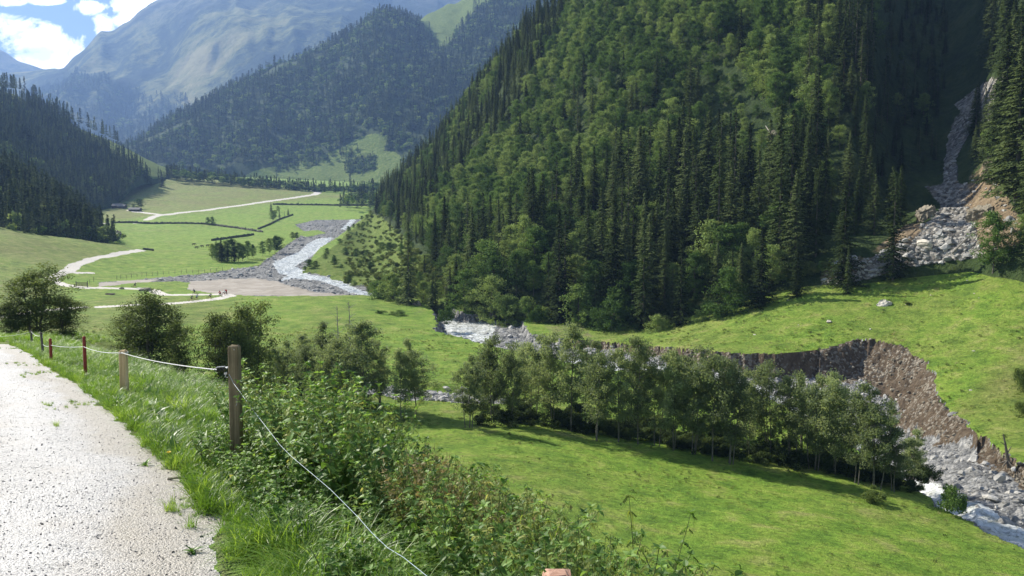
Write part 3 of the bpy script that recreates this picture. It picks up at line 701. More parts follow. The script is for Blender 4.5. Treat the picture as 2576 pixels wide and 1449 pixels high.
def scatter(name, kt, P, rot, scl, pick=None, label=None, group=None):
    P = np.asarray(P, np.float32); n = len(P)
    me = bpy.data.meshes.new(name); me.vertices.add(n); me.vertices.foreach_set('co', P.ravel())
    rot = np.asarray(rot, np.float32)
    if rot.ndim == 1: rot = np.stack([np.zeros(n), np.zeros(n), rot], -1)
    scl = np.asarray(scl, np.float32)
    if scl.ndim == 1: scl = np.stack([scl] * 3, -1)
    if pick is None: pick = R.randint(0, kt[1], n)
    me.attributes.new('rot', 'FLOAT_VECTOR', 'POINT').data.foreach_set('vector', rot.astype(np.float32).ravel())
    me.attributes.new('scl', 'FLOAT_VECTOR', 'POINT').data.foreach_set('vector', scl.astype(np.float32).ravel())
    me.attributes.new('pick', 'INT', 'POINT').data.foreach_set('value', np.asarray(pick, np.int32))
    o = link(name, me); md = o.modifiers.new('scatter', 'NODES'); md.node_group = kt[0]
    tag(o, label=label, group=group, kind='stuff'); return o

# ---- tree kinds
SPR = [spruce_meshes(i, 25, (3.3, 4.3, 5.4, 3.8, 4.8, 2.7, 4.2, 5.8)[i], dz=(.46, .5, .42, .62, .46, .7, .5, .44)[i], nb=(9, 9, 10, 7, 9, 5, 8, 10)[i], dens=5.2, tri=.66, power=(.75, .85, .95, .65, .8, .6, 1.1, 1.0)[i]) for i in range(8)]
BRO = [broad_meshes(200 + i, 15, 9 + i % 3, 6200, .22, 1, M_bro, M_bark, .14, 60, .88) for i in range(5)]
def lowtree(i, H, Rm): return mesh_np('far_spruce', *spruce_crown(H, Rm, 300 + i, dz=1.15, nb=6, dens=1.5, tri=1.7, low=.02), [M_spr])
def lowbroad(i): 
    r = np.random.RandomState(400 + i); n = 10
    C = np.stack([r.normal(0, 1.7, n), r.normal(0, 1.7, n), r.uniform(3, 9, n)], -1)
    return mesh_np('far_broadleaf', *leaves_at(C, r.uniform(1.2, 2.4, n), 260, .8, r), [M_bro])
K_far = kit('far_trees', [lowtree(i, 22, 3.2 + .4 * i) for i in range(4)] + [lowbroad(i) for i in range(3)])
def joined(cm, tm):
    V1 = np.zeros(len(cm.vertices) * 3, np.float32); cm.vertices.foreach_get('co', V1)
    mb = MB(); mb.v = [tuple(v.co) for v in tm.vertices]; mb.f = [tuple(p.vertices) for p in tm.polygons]
    nb_ = len(mb.v); V1 = V1.reshape(-1, 3); nF = len(cm.polygons)
    F4 = np.arange(len(V1)).reshape(-1, 4) + nb_
    f4 = [f for f in mb.f if len(f) == 4]
    return mesh_np('whole_tree', np.concatenate([np.array(mb.v, np.float32), V1]), np.concatenate([np.array(f4, np.int32), F4.astype(np.int32)]), [tm.materials[0], cm.materials[0]], midx=[0] * len(f4) + [1] * len(F4))
SPR_J = [joined(*s) for s in SPR]; BRO_J = [joined(*s) for s in BRO]
K_near = kit('hillside_trees', SPR_J + BRO_J)
BUSH = [bush_mesh(500 + i, 2.6, 3.4, 3200, .095, M_shr if i % 2 else M_bro) for i in range(4)]
M_und = leafmat('undergrowth_leaves', [(.030, .050, .018), (.055, .085, .028), (.10, .14, .045)], .25, .6, .4, .8, .1)
BUSH += [bush_mesh(520 + i, 2.6, 3.4, 2600, .10, M_und) for i in range(2)]
K_bush = kit('bushes', BUSH)

def plant_tree(name, meshes, loc, h, H0, w=1.0, rz=None, label='', cat='tree', group=None, tilt=0):
    t = empty(name, tuple(loc), rnd.random() * 6.28 if rz is None else rz, label, cat, group)
    s = h / H0; t.scale = (s * w, s * w, s); t.rotation_euler[0] = tilt
    link('crown', meshes[0], t); link('trunk', meshes[1], t); return t

def sheet_points(name, spacing, jit=.9, seed=1, cullback=0):
    """roughly one point per spacing^2 of plan area over a hill sheet"""
    V = SHEETS[name]; r = np.random.RandomState(seed)
    a = V[:-1, :-1]; b = V[1:, :-1]; c = V[:-1, 1:]; d = V[1:, 1:]
    u = b - a; w = c - a; area = np.abs(u[..., 0] * w[..., 1] - u[..., 1] * w[..., 0]) * np.sqrt(1 + .5)
    cnt = r.poisson(np.clip(area / spacing ** 2, 0, 50)).ravel()
    idx = np.repeat(np.arange(cnt.size), cnt)
    A_, U_, W_ = a.reshape(-1, 3)[idx], u.reshape(-1, 3)[idx], w.reshape(-1, 3)[idx]
    s, t = r.rand(len(idx), 1), r.rand(len(idx), 1)
    return A_ + U_ * s + W_ * t
def in_any(px, py, polys):
    m = np.zeros(np.shape(px), bool)
    for p in polys: m |= inpoly(px, py, p)
    return m
def thin(P, rmin):
    """drop points closer than rmin to one already kept"""
    grid = {}; keep = []
    for i, p in enumerate(P):
        k = (int(p[0] // rmin), int(p[1] // rmin)); ok = True
        for a in (-1, 0, 1):
            for b in (-1, 0, 1):
                for j in grid.get((k[0] + a, k[1] + b), ()):
                    if (P[j][0] - p[0]) ** 2 + (P[j][1] - p[1]) ** 2 < rmin * rmin: ok = False; break
        if ok: grid.setdefault(k, []).append(i); keep.append(i)
    return np.array(keep, int)

# ---- right hillside
TAIL = [(1985,735),(2050,655),(2140,620),(2240,590),(2330,520),(2480,560),(2480,650),(2300,680),(2070,740)]
P = sheet_points('right_hillside', 3.3, seed=5)
px, py = proj(P[:, 0], P[:, 1], P[:, 2])
front = (P[:, 1] < 900)
BARE = SCREE + EARTH + [[(2395,-60),(2475,-60),(2490,230),(2450,300),(2440,460),(2330,560),(2290,540),(2360,420)]]
ok = (px > 760) & (px < 3300) & (py > -520) & front & ~in_any(px, py, BARE) & ~((px > 2290) & (px < 2480) & (py > 440))
GLADE = [[(1790,235),(1830,170),(1870,190),(1810,255)]]
ok &= ~in_any(px, py, GLADE + [TAIL])
P = P[ok]; P = P[thin(P, 3.7)]
px, py = proj(P[:, 0], P[:, 1], P[:, 2])
op = inpoly(px, py, OPEN_B)
nz = vnoise(P[:, 0] * .035, P[:, 1] * .035 + P[:, 2] * .02, 77)
BZONE = [(1050,560),(1180,430),(1350,200),(1500,-100),(2050,-200),(1980,100),(2050,330),(1950,520),(1750,420),(1560,520),(1350,560),(1200,640),(1100,640)]
pb = np.where(inpoly(px, py, BZONE), .95, .26) + (nz - .5) * .9
pb = np.where(px > 2100, pb * .5, pb)
isb = R.rand(len(P)) < pb
keep = (~op & (px > 945)) | (op & (R.rand(len(P)) < .10 + .5 * sst(980, 1130, px)))
# spacing of big spruces a bit wider near the foot
P, px, py, isb, op = P[keep], px[keep], py[keep], isb[keep], op[keep]
h = np.where(isb, R.uniform(8, 16, len(P)), R.uniform(11, 29, len(P)) ** 1.0)
foot = sst(330, 180, P[:, 1]); h = np.where(~isb, h * (.66 + .5 * foot), h * (.72 + .3 * foot)); h = np.where((px > 2060) & (px < 2420) & (py > 330) & (py < 650), h * .6, h); LOWZ = [[(1890,300),(1990,300),(1995,590),(1885,590)],[(1780,170),(1875,170),(1880,420),(1770,420)]]; lz = in_any(px, py, LOWZ); isb = isb | lz; h = np.where(lz, R.uniform(3.5, 7, len(P)), h); gul = (px > 2200) & (px < 2480) & (py < 560); h = np.where(gul, h * .55, h); h = np.where((px > 2000) & (py > 560) & ~gul, h * .72, h)
h = np.where(op & (px < 960), R.uniform(1.8, 4.0, len(P)), h); h = np.where(op & (px >= 960), np.where(isb | (R.rand(len(P)) < .6), R.uniform(1.6, 5.0, len(P)), R.uniform(4, 8, len(P))), h); isb = isb | (op & (h < 6.5))
vis = (px > -20) & (px < 2596) & (py > -20) & (py - h / P[:, 1] * FPX < 1449)
size_px = h / P[:, 1] * FPX
def shown(P, h, px, py, cell=7):
    """keeps trees whose top half is not swallowed by nearer trees, near to far"""
    W_, H_ = 2620 // cell + 2, 1500 // cell + 2; occ = np.zeros((W_, H_), bool); out = np.zeros(len(P), bool)
    for i in np.argsort(P[:, 1]):
        hp = h[i] / P[i, 1] * FPX; w = hp * .11
        x0, x1 = int(np.clip((px[i] - w) / cell, 0, W_ - 1)), int(np.clip((px[i] + w) / cell, 0, W_ - 1)) + 1
        y0, y1 = int(np.clip((py[i] - hp) / cell, 0, H_ - 1)), int(np.clip(py[i] / cell, 0, H_ - 1)) + 1
        ym = y0 + max(1, (y1 - y0) // 2)
        free = (~occ[x0:x1, y0:ym]).mean(); out[i] = free > .35 and py[i] - hp < 1449 and py[i] > 0 and -10 < px[i] < 2590
        occ[x0:x1, y0 + max(0, (y1 - y0) // 6):y1] = True
    return out
sh = shown(P, h, px, py)
def choose(mask, n):
    c = np.where(mask & sh)[0]; c = c[np.argsort(-size_px[c])]; return c[:n]
i_s = choose(~isb & ~op, 285); i_b = choose(isb & ~op, 270); i_o = choose(op, 60)
single = np.zeros(len(P), bool)
for i in i_s: 
    k = rnd.randrange(8); plant_tree('spruce_tree', SPR[k], P[i], h[i], 25, rnd.uniform(.85, 1.15), None, 'tall dark green spruce in the dense mixed wood on the steep right hillside', 'spruce', 'spruces on the right hillside'); single[i] = 1
for i in i_b:
    k = rnd.randrange(5); plant_tree('broadleaf_tree', BRO[k], P[i], h[i], 15, rnd.uniform(.85, 1.2), None, 'lighter green rounded broadleaf tree between the spruces on the right hillside', 'tree', 'broadleaf trees on the right hillside'); single[i] = 1
for i in i_o:
    if isb[i]: plant_tree('hillside_shrub', BRO[rnd.randrange(5)], P[i], h[i], 15, rnd.uniform(1.3, 1.9), None, 'small bushy shrub on the open grass slope above the river bend', 'shrub', 'shrubs on the open slope left of the wood')
    else: plant_tree('young_spruce', SPR[rnd.randrange(8)], P[i], h[i], 25, 1.3, None, 'small young spruce standing on the open grass slope above the river bend', 'spruce', 'young spruces on the open slope')
    single[i] = 1
rest = ~single
pk = np.where(isb, 8 + R.randint(0, 5, len(P)), R.randint(0, 8, len(P)))
sc = np.where(isb, h / 15, h / 25); wd_ = R.uniform(.85, 1.15, len(P))
scatter('hillside_wood', K_near, P[rest], R.rand(rest.sum()) * 6.28, np.stack([sc * wd_, sc * wd_, sc], -1)[rest], pk[rest], 'rest of the dense mixed wood covering the steep right hillside')
print('hillside', len(P), rest.sum(), sh.sum(), len(i_s), len(i_b), len(i_o))

# ---- far woods
def wood(name, shname, spacing, hmin, hmax, mask, bro, label, seed, wid=1.0):
    P = sheet_points(shname, spacing, seed=seed); px, py = proj(P[:, 0], P[:, 1], P[:, 2])
    m = mask(px, py, P); P, px, py = P[m], px[m], py[m]
    b = R.rand(len(P)) < np.clip(bro + (vnoise(P[:, 0] * .012, P[:, 1] * .012, seed) - .5) * .7, .01, .9)
    h = np.where(b, R.uniform(hmin * .5, hmax * .6, len(P)), R.uniform(hmin, hmax, len(P)) * (.75 + .5 * vnoise(P[:, 0] * .02, P[:, 1] * .02, seed + 3)))
    s = np.where(b, h / 11, h / 22); w = s * wid
    pass
    return scatter(name, K_far, P - np.array([0, 0, .6]), R.rand(len(P)) * 6.28, np.stack([w, w, s], -1), np.where(b, 4 + R.randint(0, 3, len(P)), R.randint(0, 4, len(P))), label)
wood('spruce_wood', 'near_left_hill', 5.2, 14, 20, lambda px, py, P: (px > -700) & (P[:, 1] < 720), .22, 'dark spruce wood on the nearer left hill', 11)
wood('spruce_wood', 'left_hill', 5.8, 13, 20, lambda px, py, P: (px > -700) & ~in_any(px, py, KNOB) & (P[:, 2] > -18) & (P[:, 1] < 1262), .10, 'dark spruce wood covering the left hill', 12)
def m_c(px, py, P):
    gap = vnoise(P[:, 0] * .0045, P[:, 1] * .0045, 9) < .16
    return (px > 180) & (px < 1650) & (py > -80) & ~in_any(px, py, [APRON, SAD]) & ~gap & (P[:, 1] < 2795)
wood('mountain_wood', 'middle_mountain', 12.5, 18, 32, m_c, .32, 'blue green spruce forest on the middle mountain', 13, 1.35)
def m_d(px, py, P): return (px > 60) & (px < 1400) & (P[:, 2] < 670 + 800 * (vnoise(P[:, 0] * .001, P[:, 1] * .001, 4) - .5)) & (R.rand(len(P)) < .8)
wood('distant_wood', 'far_mountain', 36, 30, 46, m_d, .1, 'hazy forest on the lower slopes of the far mountain', 14, 1.8)
# trees crowning the left hill skyline
def gpt(px, py): return pick0(px, py)
SB = {}
def hillpick(shname, px, py):
    if shname not in SB:
        V = SHEETS[shname]; n, r_ = V.shape[:2]; vi = np.arange(n * r_).reshape(n, r_)
        q = np.stack([vi[:-1, :-1], vi[1:, :-1], vi[1:, 1:], vi[:-1, 1:]], -1).reshape(-1, 4)
        SB[shname] = BVHTree.FromPolygons([tuple(v) for v in V.reshape(-1, 3).tolist()], q.tolist())
    hit = SB[shname].ray_cast(Vector((0, 0, 0)), Vector(ray(px, py)).normalized())
    return hit[0]
sk = []
for i in range(90):
    x_ = rnd.uniform(-40, 300); y_ = np.interp(x_, [-40, 0, 60, 100, 200, 300], [208, 214, 222, 252, 306, 352])
    d_ = np.interp(x_, [-40, 300], [1245, 1240]) + rnd.uniform(0, 60)
    w_ = W(x_, y_ + 3, d_); sk.append(w_)
sk = np.array(sk); s_ = R.uniform(.5, 1.0, len(sk))
scatter('skyline_spruces', K_far, sk, R.rand(len(sk)) * 6.28, np.stack([s_ * 1.3, s_ * 1.3, s_], -1), R.randint(0, 4, len(sk)), 'line of spruces along the crest of the left hill')

# ---- valley floor trees
def on(px, py): return gpt(px, py)
def vtree(kind, px, base, top, label, group=None, w=1.0, name=None, cat=None):
    p = on(px, base); h = zof(top, p[1]) - p[2]
    if kind == 's': return plant_tree(name or 'spruce_tree', SPR[rnd.randrange(8)], p, h, 25, w * 1.1, None, label, cat or 'spruce', group)
    return plant_tree(name or 'broadleaf_tree', BRO[rnd.randrange(5)], p, h, 15, w * 1.1, None, label, cat or 'tree', group)
vtree('s', 408, 471, 432, 'lone spruce standing on the olive grass fan below the left hill', w=1.3)
vtree('b', 351, 526, 500, 'round dark tree beside the farm hut on the grass fan', w=1.25)
vtree('b', 336, 524, 513, 'low bush between the farm hut and the round tree', name='shrub', cat='shrub', w=1.6)
vtree('b', 316, 522, 509, 'small tree behind the farm hut roof', w=1.1)
vtree('b', 274, 513, 503, 'tiny tree uphill left of the farm hut', w=1.0)
vtree('b', 523, 566, 546, 'left one of two small trees on the stone wall', w=1.1)
vtree('b', 535, 566, 545, 'right one of two small trees on the stone wall', w=1.1)
vtree('s', 751, 517, 507, 'tiny spruce on the upper wall line in the green pasture', w=1.4)
for q, (k, x_, b_, t_, w_) in enumerate([('s',682,533,508,1.2),('b',700,534,518,1.0),('b',686,556,530,1.1),('b',692,551,528,.9),('s',703,548,526,1.2),('s',716,547,530,1.1),('s',725,541,524,1.3)]):
    vtree(k, x_, b_, t_, ('topmost spruce', 'upper round tree', 'lowest leafy tree', 'second lowest leafy tree', 'middle spruce', 'short spruce', 'rightmost spruce')[q] + ' of the small clump on the wall crossing the pasture', 'clump of trees on the pasture wall', w_)
GR = [('b',535,655,612),('s',545,655,602),('b',552,660,610),('s',557,662,598),('b',566,660,605),('s',573,662,612),('b',583,660,600),('s',590,661,607),('b',600,660,610),('b',611,659,616)]
names_ = ['leftmost tree', 'second tree', 'third tree', 'slim pointed spruce', 'fifth tree', 'sixth tree', 'highest rounded tree', 'eighth tree', 'ninth tree', 'tenth tree']
for q, (k, x_, b_, t_) in enumerate(GR):
    vtree(k, x_, b_ - 2, t_, names_[q] + ' from the left in the dark grove beside the stony river plain', 'dark grove on the meadow', 1.25 if k == 's' else 1.0)
for q, (x_, b_, t_, w_) in enumerate([(624,652,605,.9),(637,650,614,.8),(660,644,606,.9),(677,640,598,1.0),(692,637,592,1.0),(703,636,594,1.0)]):
    vtree('b', x_, b_, t_, ('tall slim tree', 'small slim tree', 'round tree', 'broad tree', 'tallest tree', 'last tree')[q] + ' in the loose row between the dark grove and the river', 'loose row of trees by the river', w_)
vtree('b', 736, 603, 583, 'left half of the bushy pair on the river bank', w=1.4, name='shrub', cat='shrub'); vtree('b', 746, 602, 584, 'right half of the bushy pair on the river bank', w=1.4, name='shrub', cat='shrub')
# belt of trees closing the valley
bp = []
for i in range(520):
    x_ = rnd.uniform(430, 960); y_ = np.interp(x_, [430, 600, 700, 800, 900, 960], [446, 464, 476, 486, 484, 480]) + rnd.uniform(-7, 4)
    bp.append(W(x_, y_, rnd.uniform(1120, 1200)))
for i in range(60):
    x_ = rnd.uniform(855, 950); bp.append(W(x_, rnd.uniform(498, 524), rnd.uniform(860, 1000)))
for i in range(150):
    x_ = rnd.uniform(868, 942); y_ = rnd.uniform(400, 436); q_ = hillpick('middle_mountain', x_, y_ + (908 - x_) * .15)
    if q_ is not None: bp.append(np.array(q_))
for i in range(120):
    x_ = rnd.uniform(690, 900); y_ = np.interp(x_, [690, 900], [428, 385]) + rnd.gauss(0, 7); q_ = hillpick('middle_mountain', x_, y_)
    if q_ is not None: bp.append(np.array(q_))
bp = np.array(bp); s_ = R.uniform(.35, .75, len(bp)); pkb = R.randint(0, 7, len(bp)); s_ = np.where(pkb > 3, s_ * 1.4, s_)
scatter('treeline', K_far, bp, R.rand(len(bp)) * 6.28, np.stack([s_ * 1.5, s_ * 1.5, s_], -1), pkb, 'low belt of trees closing the valley floor')
# shrubs along the foot of the hillside and the scree
fb = []
for i in range(330):
    t_ = rnd.random(); x_ = 1130 + t_ * 1250
    y_ = np.interp(x_, [1130, 1330, 1480, 1640, 1720, 1800, 1900, 2050, 2300, 2400], [755, 780, 800, 815, 790, 768, 728, 695, 655, 640]) - abs(rnd.gauss(0, 1)) * np.interp(x_, [1130, 1700, 1900, 2100], [6, 6, 26, 8])
    q_ = hillpick('right_hillside', x_, y_) if x_ < 2050 or rnd.random() < .15 else None
    if q_ is not None and not in_any(np.array([x_]), np.array([y_]), SCREE)[0]: fb.append(np.array(q_))
fb = np.array(fb)
scatter('foot_shrubs', K_bush, fb, R.rand(len(fb)) * 6.28, R.uniform(.35, 1.0, len(fb)), R.randint(0, 4, len(fb)), 'light green undergrowth along the foot of the hillside')
# shrubs on open slope
ob = []
for i in range(1300):
    x_ = rnd.uniform(860, 1130); y_ = rnd.uniform(545, 745)
    if inpoly(np.array([x_]), np.array([y_]), OPEN_B)[0] and rnd.random() < .25 + .75 * (x_ - 860) / 270:
        q_ = hillpick('right_hillside', x_, y_)
        if q_ is not None: ob.append(np.array(q_))
ob = np.array(ob)
scatter('slope_scrub', K_bush, ob, R.rand(len(ob)) * 6.28, R.uniform(.25, .8, len(ob)), 1 + 2 * R.randint(0, 2, len(ob)), 'low green scrub over the open slope above the river bend')

# ---- alders
ALD = [broad_meshes(600 + i, 11, 5.6 + .6 * (i % 3), 10500, .105, (1, 3, 2, 4, 1, 3, 2)[i], M_ald, M_pale, .23, 60, .90, .11) for i in range(7)]
DRK = [broad_meshes(640 + i, 12, 8.0, 14000, .12, (2, 3, 4)[i], leafmat('dark_tree_leaves', [(.080, .112, .036), (.135, .180, .058), (.22, .27, .095)], .38, .6, .35, .7, .15) if i == 0 else bpy.data.materials['dark_tree_leaves'], M_bark, .05, 84, 1.0, .16) for i in range(3)]
def alder(px, base, top, wpx, label, group, lib=ALD, H0=11, W0=5.1, d=None, k=None, name='alder_tree', cat='tree'):
    if d is None: p = on(px, base)
    else: p = W(px, base, d); p[2] = ground_z(p[0], p[1])
    h = zof(top, p[1]) - p[2]; w = (wpx * p[1] / FPX) / (W0 * h / H0)
    k = rnd.randrange(len(lib)) if k is None else k
    return plant_tree(name, lib[k], p, h, H0, w, None, label, cat, group)
ROW = [(1180,1076,885,80),(1240,1062,838,95),(1290,1070,850,85),(1338,1060,832,85),(1392,1075,828,85),(1437,1085,808,100),(1500,1110,880,110),(1556,1112,870,95),(1605,1118,842,95),(1648,1122,880,100),(1695,1132,866,95),(1742,1142,862,110),(1792,1160,886,110),(1836,1168,900,115),(1885,1150,925,70),(1942,1150,893,95),(1992,1160,920,95),(2048,1182,930,105),(2100,1192,928,110),(2150,1216,948,110),(2202,1228,988,110),(2250,1238,1046,95),(2292,1222,1078,80)]
ordw = ['first', 'second', 'third', 'fourth', 'fifth', 'sixth', 'seventh', 'eighth', 'ninth', 'tenth', 'eleventh', 'twelfth', 'thirteenth', 'fourteenth', 'fifteenth', 'sixteenth', 'seventeenth', 'eighteenth', 'nineteenth', 'twentieth', 'twenty-first', 'twenty-second', 'twenty-third', 'twenty-fourth', 'twenty-fifth', 'twenty-sixth', 'twenty-seventh']
for q, (x_, b_, t_, w_) in enumerate(ROW):
    alder(x_, b_, t_, w_, 'thin airy alder, %s from the left in the front row above the lower meadow' % ordw[q], 'alders in the row beside the river')
ROW2 = [(1215,1030,885,70),(1268,1030,870,80),(1320,1020,860,80),(1420,1030,850,80),(1475,1050,850,80),(1530,1060,862,80),(1590,1070,880,80),(1625,1075,830,60),(1720,1085,890,90),(1770,1100,905,90),(1815,1110,895,90),(1965,1110,915,90),(2020,1130,935,90),(2075,1140,945,90),(2125,1150,960,90),(2175,1165,985,90)]
for q, (x_, b_, t_, w_) in enumerate(ROW2[::2] + ROW2[13:14]):
    alder(x_, b_, t_, w_, 'thin alder half hidden behind the front row, %s from the left of those behind' % ordw[q], 'alders behind the front row')
LEFT = [(722,985,850,80,110,'small bushy alder left of the dead snags'),(762,985,838,80,112,'bushy alder right beside the small one left of the snags'),(825,985,800,100,108,'tall alder below the left dead snag'),(868,990,830,70,106,'slim alder between the two snags'),(915,1000,803,120,102,'broad alder right of the snags above the stony ditch'),(955,1000,850,70,104,'short alder at the right edge of the broad one'),(690,985,870,70,108,'low alder at the left end of the left group'),(790,985,860,80,106,'short alder between the bushy pair and the snags'),(845,992,850,80,103,'leafy alder right under the left snag'),(895,995,860,90,108,'half hidden alder just behind the broad one'),(1010,1002,845,70,98,'slim leaning alder standing by the stone heap'),(1045,1002,880,90,100,'round alder standing by the stone heap')]
for x_, b_, t_, w_, d_, lb in LEFT: alder(x_, b_, t_, w_, lb, 'alders left of the river row', d=d_)
for x_, t_, w_, d_, lb in [(372,724,185,70,'big dark leafy tree behind the fence, left of the gap'),(325,780,120,72,'lower left shoulder tree beside the big dark one'),(450,792,115,74,'small dark tree right of the big dark one'),
        (548,774,140,74,'left tree of the dark pair behind the tall wooden post'),(632,742,165,76,'taller right tree of the dark pair behind the tall post'),(590,790,120,73,'tree squeezed between the dark pair'),
        (90,664,190,62,'large dark tree left above the bend of the gravel road'),(40,750,130,60,'low tree at the left picture edge beside the large dark one'),(160,735,130,64,'low dark tree right of the large one by the road bend')]:
    alder(x_, 900, t_, w_, lb, 'dark trees on the bank behind the fence', DRK, 12, 7.5, d=d_, name='leafy_tree')
# dead snags
for x_, b_, t_, d_, lb in [(852, 985, 768, 107, 'left bare dead trunk rising above the alders'), (882, 985, 758, 105, 'right bare dead tree with short twigs above the alders')]:
    p = W(x_, b_, d_); p[2] = ground_z(p[0], p[1]); h_ = zof(t_, d_) - p[2]
    mb = MB(); taper(mb, [(0, 0, -.5), (.1, 0, h_ * .5), (-.05, 0, h_)], .16, .03, 6); 
    for q in range(26):
        z_ = h_ * rnd.uniform(.5, .97); a_ = rnd.random() * 6.28; L_ = rnd.uniform(.3, 1.1); taper(mb, [(0, 0, z_), (math.cos(a_) * L_, math.sin(a_) * L_, z_ + L_ * .6)], .035, .008, 4)
    tag(mb.build('dead_tree', M_dead, None, loc=tuple(p)), lb, 'dead tree')
# bushes on the meadow by the river
def shrub(px, base, top, wpx, label, group=None, mat=0, d=None):
    p = on(px, base) if d is None else W(px, base, d)
    if d is not None: p[2] = ground_z(p[0], p[1])
    h_ = zof(top, p[1]) - p[2]; w_ = wpx * p[1] / FPX
    o = link('shrub', BUSH[mat], None, tuple(p), (0, 0, rnd.random() * 6), (w_ / 3.4, w_ / 3.4, h_ / 2.6)); return tag(o, label, 'shrub', group)
for a_ in [(2398,1296,1212,80,'lone dark bush on the meadow edge next to the rushing river'),(1122,812,765,50,'bush hanging over the earth cut at the river bend'),(1350,812,762,50,'rounded bush on the gravel island in mid river'),(1300,800,776,60,'low bush beside the gravel island'),
           (1000,792,778,50,'low flat shrub on the meadow left of the river bend'),(960,790,778,28,'tiny shrub left of the low flat one on the meadow'),(2562,985,912,50,'upper brown green shrub at the right edge of the meadow'),(2566,1050,1000,50,'lower brown green shrub at the right edge of the meadow'),
           (2285,767,757,20,'dark weed tuft above the pale boulder'),(2205,1265,1225,70,'low bush under the right end of the alder row')]: shrub(*a_, mat=rnd.randrange(4))
ub = []
for i in range(190):
    x_ = rnd.uniform(1200, 2330); y_ = np.interp(x_, [1180, 1400, 1650, 1850, 2050, 2300], [1068, 1080, 1118, 1160, 1185, 1240]) - abs(rnd.gauss(0, 26)); ub.append(on(x_, y_))
for i in range(40):
    x_ = rnd.uniform(640, 930); p = W(x_, 900, rnd.uniform(92, 112)); p[2] = ground_z(p[0], p[1]); ub.append(p)
ub = np.array(ub); scatter('undergrowth', K_bush, ub, R.rand(len(ub)) * 6.28, R.uniform(.25, .85, len(ub)), R.choice([4, 5], len(ub)), 'dark undergrowth below the alder row')
# ================================================================== ROCKS, WALLS, FENCES, HUTS, ANIMALS, PEOPLE
def rock_mesh(seed, mat, sq=(1, .8, .6), sub=2, jag=.32):
    import bmesh
    bm = bmesh.new(); bmesh.ops.create_icosphere(bm, subdivisions=sub, radius=.5)
    r = np.random.RandomState(seed)
    pl = [(r.normal(0, 1, 3), r.uniform(.26, .46)) for _ in range(9)]
    for v in bm.verts:
        p = np.array(v.co); 
        for n_, o_ in pl:
            n_ = n_ / np.linalg.norm(n_); k = p @ n_ - o_
            if k > 0: p = p - n_ * k
        p = p * (1 + jag * .3 * r.normal()) if sub > 1 else p
        v.co = Vector(p * np.array(sq) * 1.25)
    me = bpy.data.meshes.new('rock'); bm.to_mesh(me); bm.free(); me.materials.append(mat); return me
def mat_rock(name, a, b):
    m, nt, out = newmat(name); c = coord(nt); oi = nd(nt, 'ShaderNodeObjectInfo').outputs['Random']
    n = noise(nt, c, 3, 6, .7)
    col = mix(nt, maprange(nt, math_(nt, 'ADD', math_(nt, 'MULTIPLY', n, .5), math_(nt, 'MULTIPLY', oi, .5)), .2, .8), a, b)
    princ(nt, out, col, .8, bump(nt, n, .15, .8), .3); return m
M_rk = mat_rock('grey_rock', (.16, .158, .15), (.52, .505, .47)); M_rkb = mat_rock('brown_stone', (.10, .085, .055), (.30, .265, .20)); M_rkp = mat_rock('pale_boulder_stone', (.42, .38, .31), (.66, .62, .54))
RK = [rock_mesh(i, M_rk, [(1, .8, .6), (1, .6, .5), (1, .9, .45), (1.1, .7, .7)][i % 4]) for i in range(6)]
K_rock = kit('rocks', RK); K_brock = kit('brown_rocks', [rock_mesh(20 + i, M_rkb) for i in range(4)])
cflat = cls.reshape(NA - 1, ND - 1)
CX, CY, CZ = [(Q[:-1, :-1] + Q[1:, 1:]) / 2 for Q in (GX, GY, GZ)]
CA = (GX[1:, :-1] - GX[:-1, :-1]) * (GY[:-1, 1:] - GY[:-1, :-1])
CPX, CPY = proj(CX, CY, CZ)
inframe = (CPX > -60) & (CPX < 2640) & (CPY < 1520)
def scatter_cells(mask, dens, seed):
    r = np.random.RandomState(seed); n = r.poisson(np.clip(CA * dens * mask, 0, 30)); i, j = np.nonzero(n)
    idx = np.repeat(np.arange(len(i)), n[i, j]); i, j = i[idx], j[idx]; s, t = r.rand(len(i)), r.rand(len(i))
    def q(Z): return (Z[i, j] * (1 - s) + Z[i + 1, j] * s) * (1 - t) + (Z[i, j + 1] * (1 - s) + Z[i + 1, j + 1] * s) * t
    return np.stack([q(GX), q(GY), q(GZ)], -1)
def rr3(n, t=6.28): return np.stack([R.uniform(-.4, .4, n), R.uniform(-.4, .4, n), R.rand(n) * t], -1)
P = scatter_cells((cflat == 1) & inframe & (CY > 200), .085, 1); n = len(P)
scatter('plain_rubble', K_rock, P, rr3(n), np.minimum(np.exp(R.normal(-.35, .55, n)) * 1.25, 2.0), None, 'grey rubble spread over the upstream river plain')
P = scatter_cells((cflat == 1) & inframe & (CY < 200), .8, 2); n = len(P)
scatter('riverbed_rubble', K_rock, P, rr3(n), np.minimum(np.exp(R.normal(-.75, .5, n)), 1.4), None, 'grey stones and cobbles along the river bed below the bank')
P = scatter_cells((cflat == 4) & inframe & (CY < 200), .10, 3); n = len(P)
scatter('river_stones', K_rock, P, rr3(n), np.exp(R.normal(-.6, .4, n)), None, 'stones standing in the white water')
P = scatter_cells((cflat == 3) & inframe, .75, 4); n = len(P)
scatter('bank_stones', K_brock, P, rr3(n), np.exp(R.normal(-1.2, .45, n)), None, 'brown stones lodged in the eroded earth bank')
dm = (dd_[:-1, :-1] < 4.6) & (cflat == 1)
P = scatter_cells(dm & inframe, 2.6, 6); n = len(P)
scatter('ditch_stones', K_rock, P, rr3(n), np.exp(R.normal(-.55, .4, n)), None, 'heap of pale stones lining the old ditch below the meadow')
sc_ = []
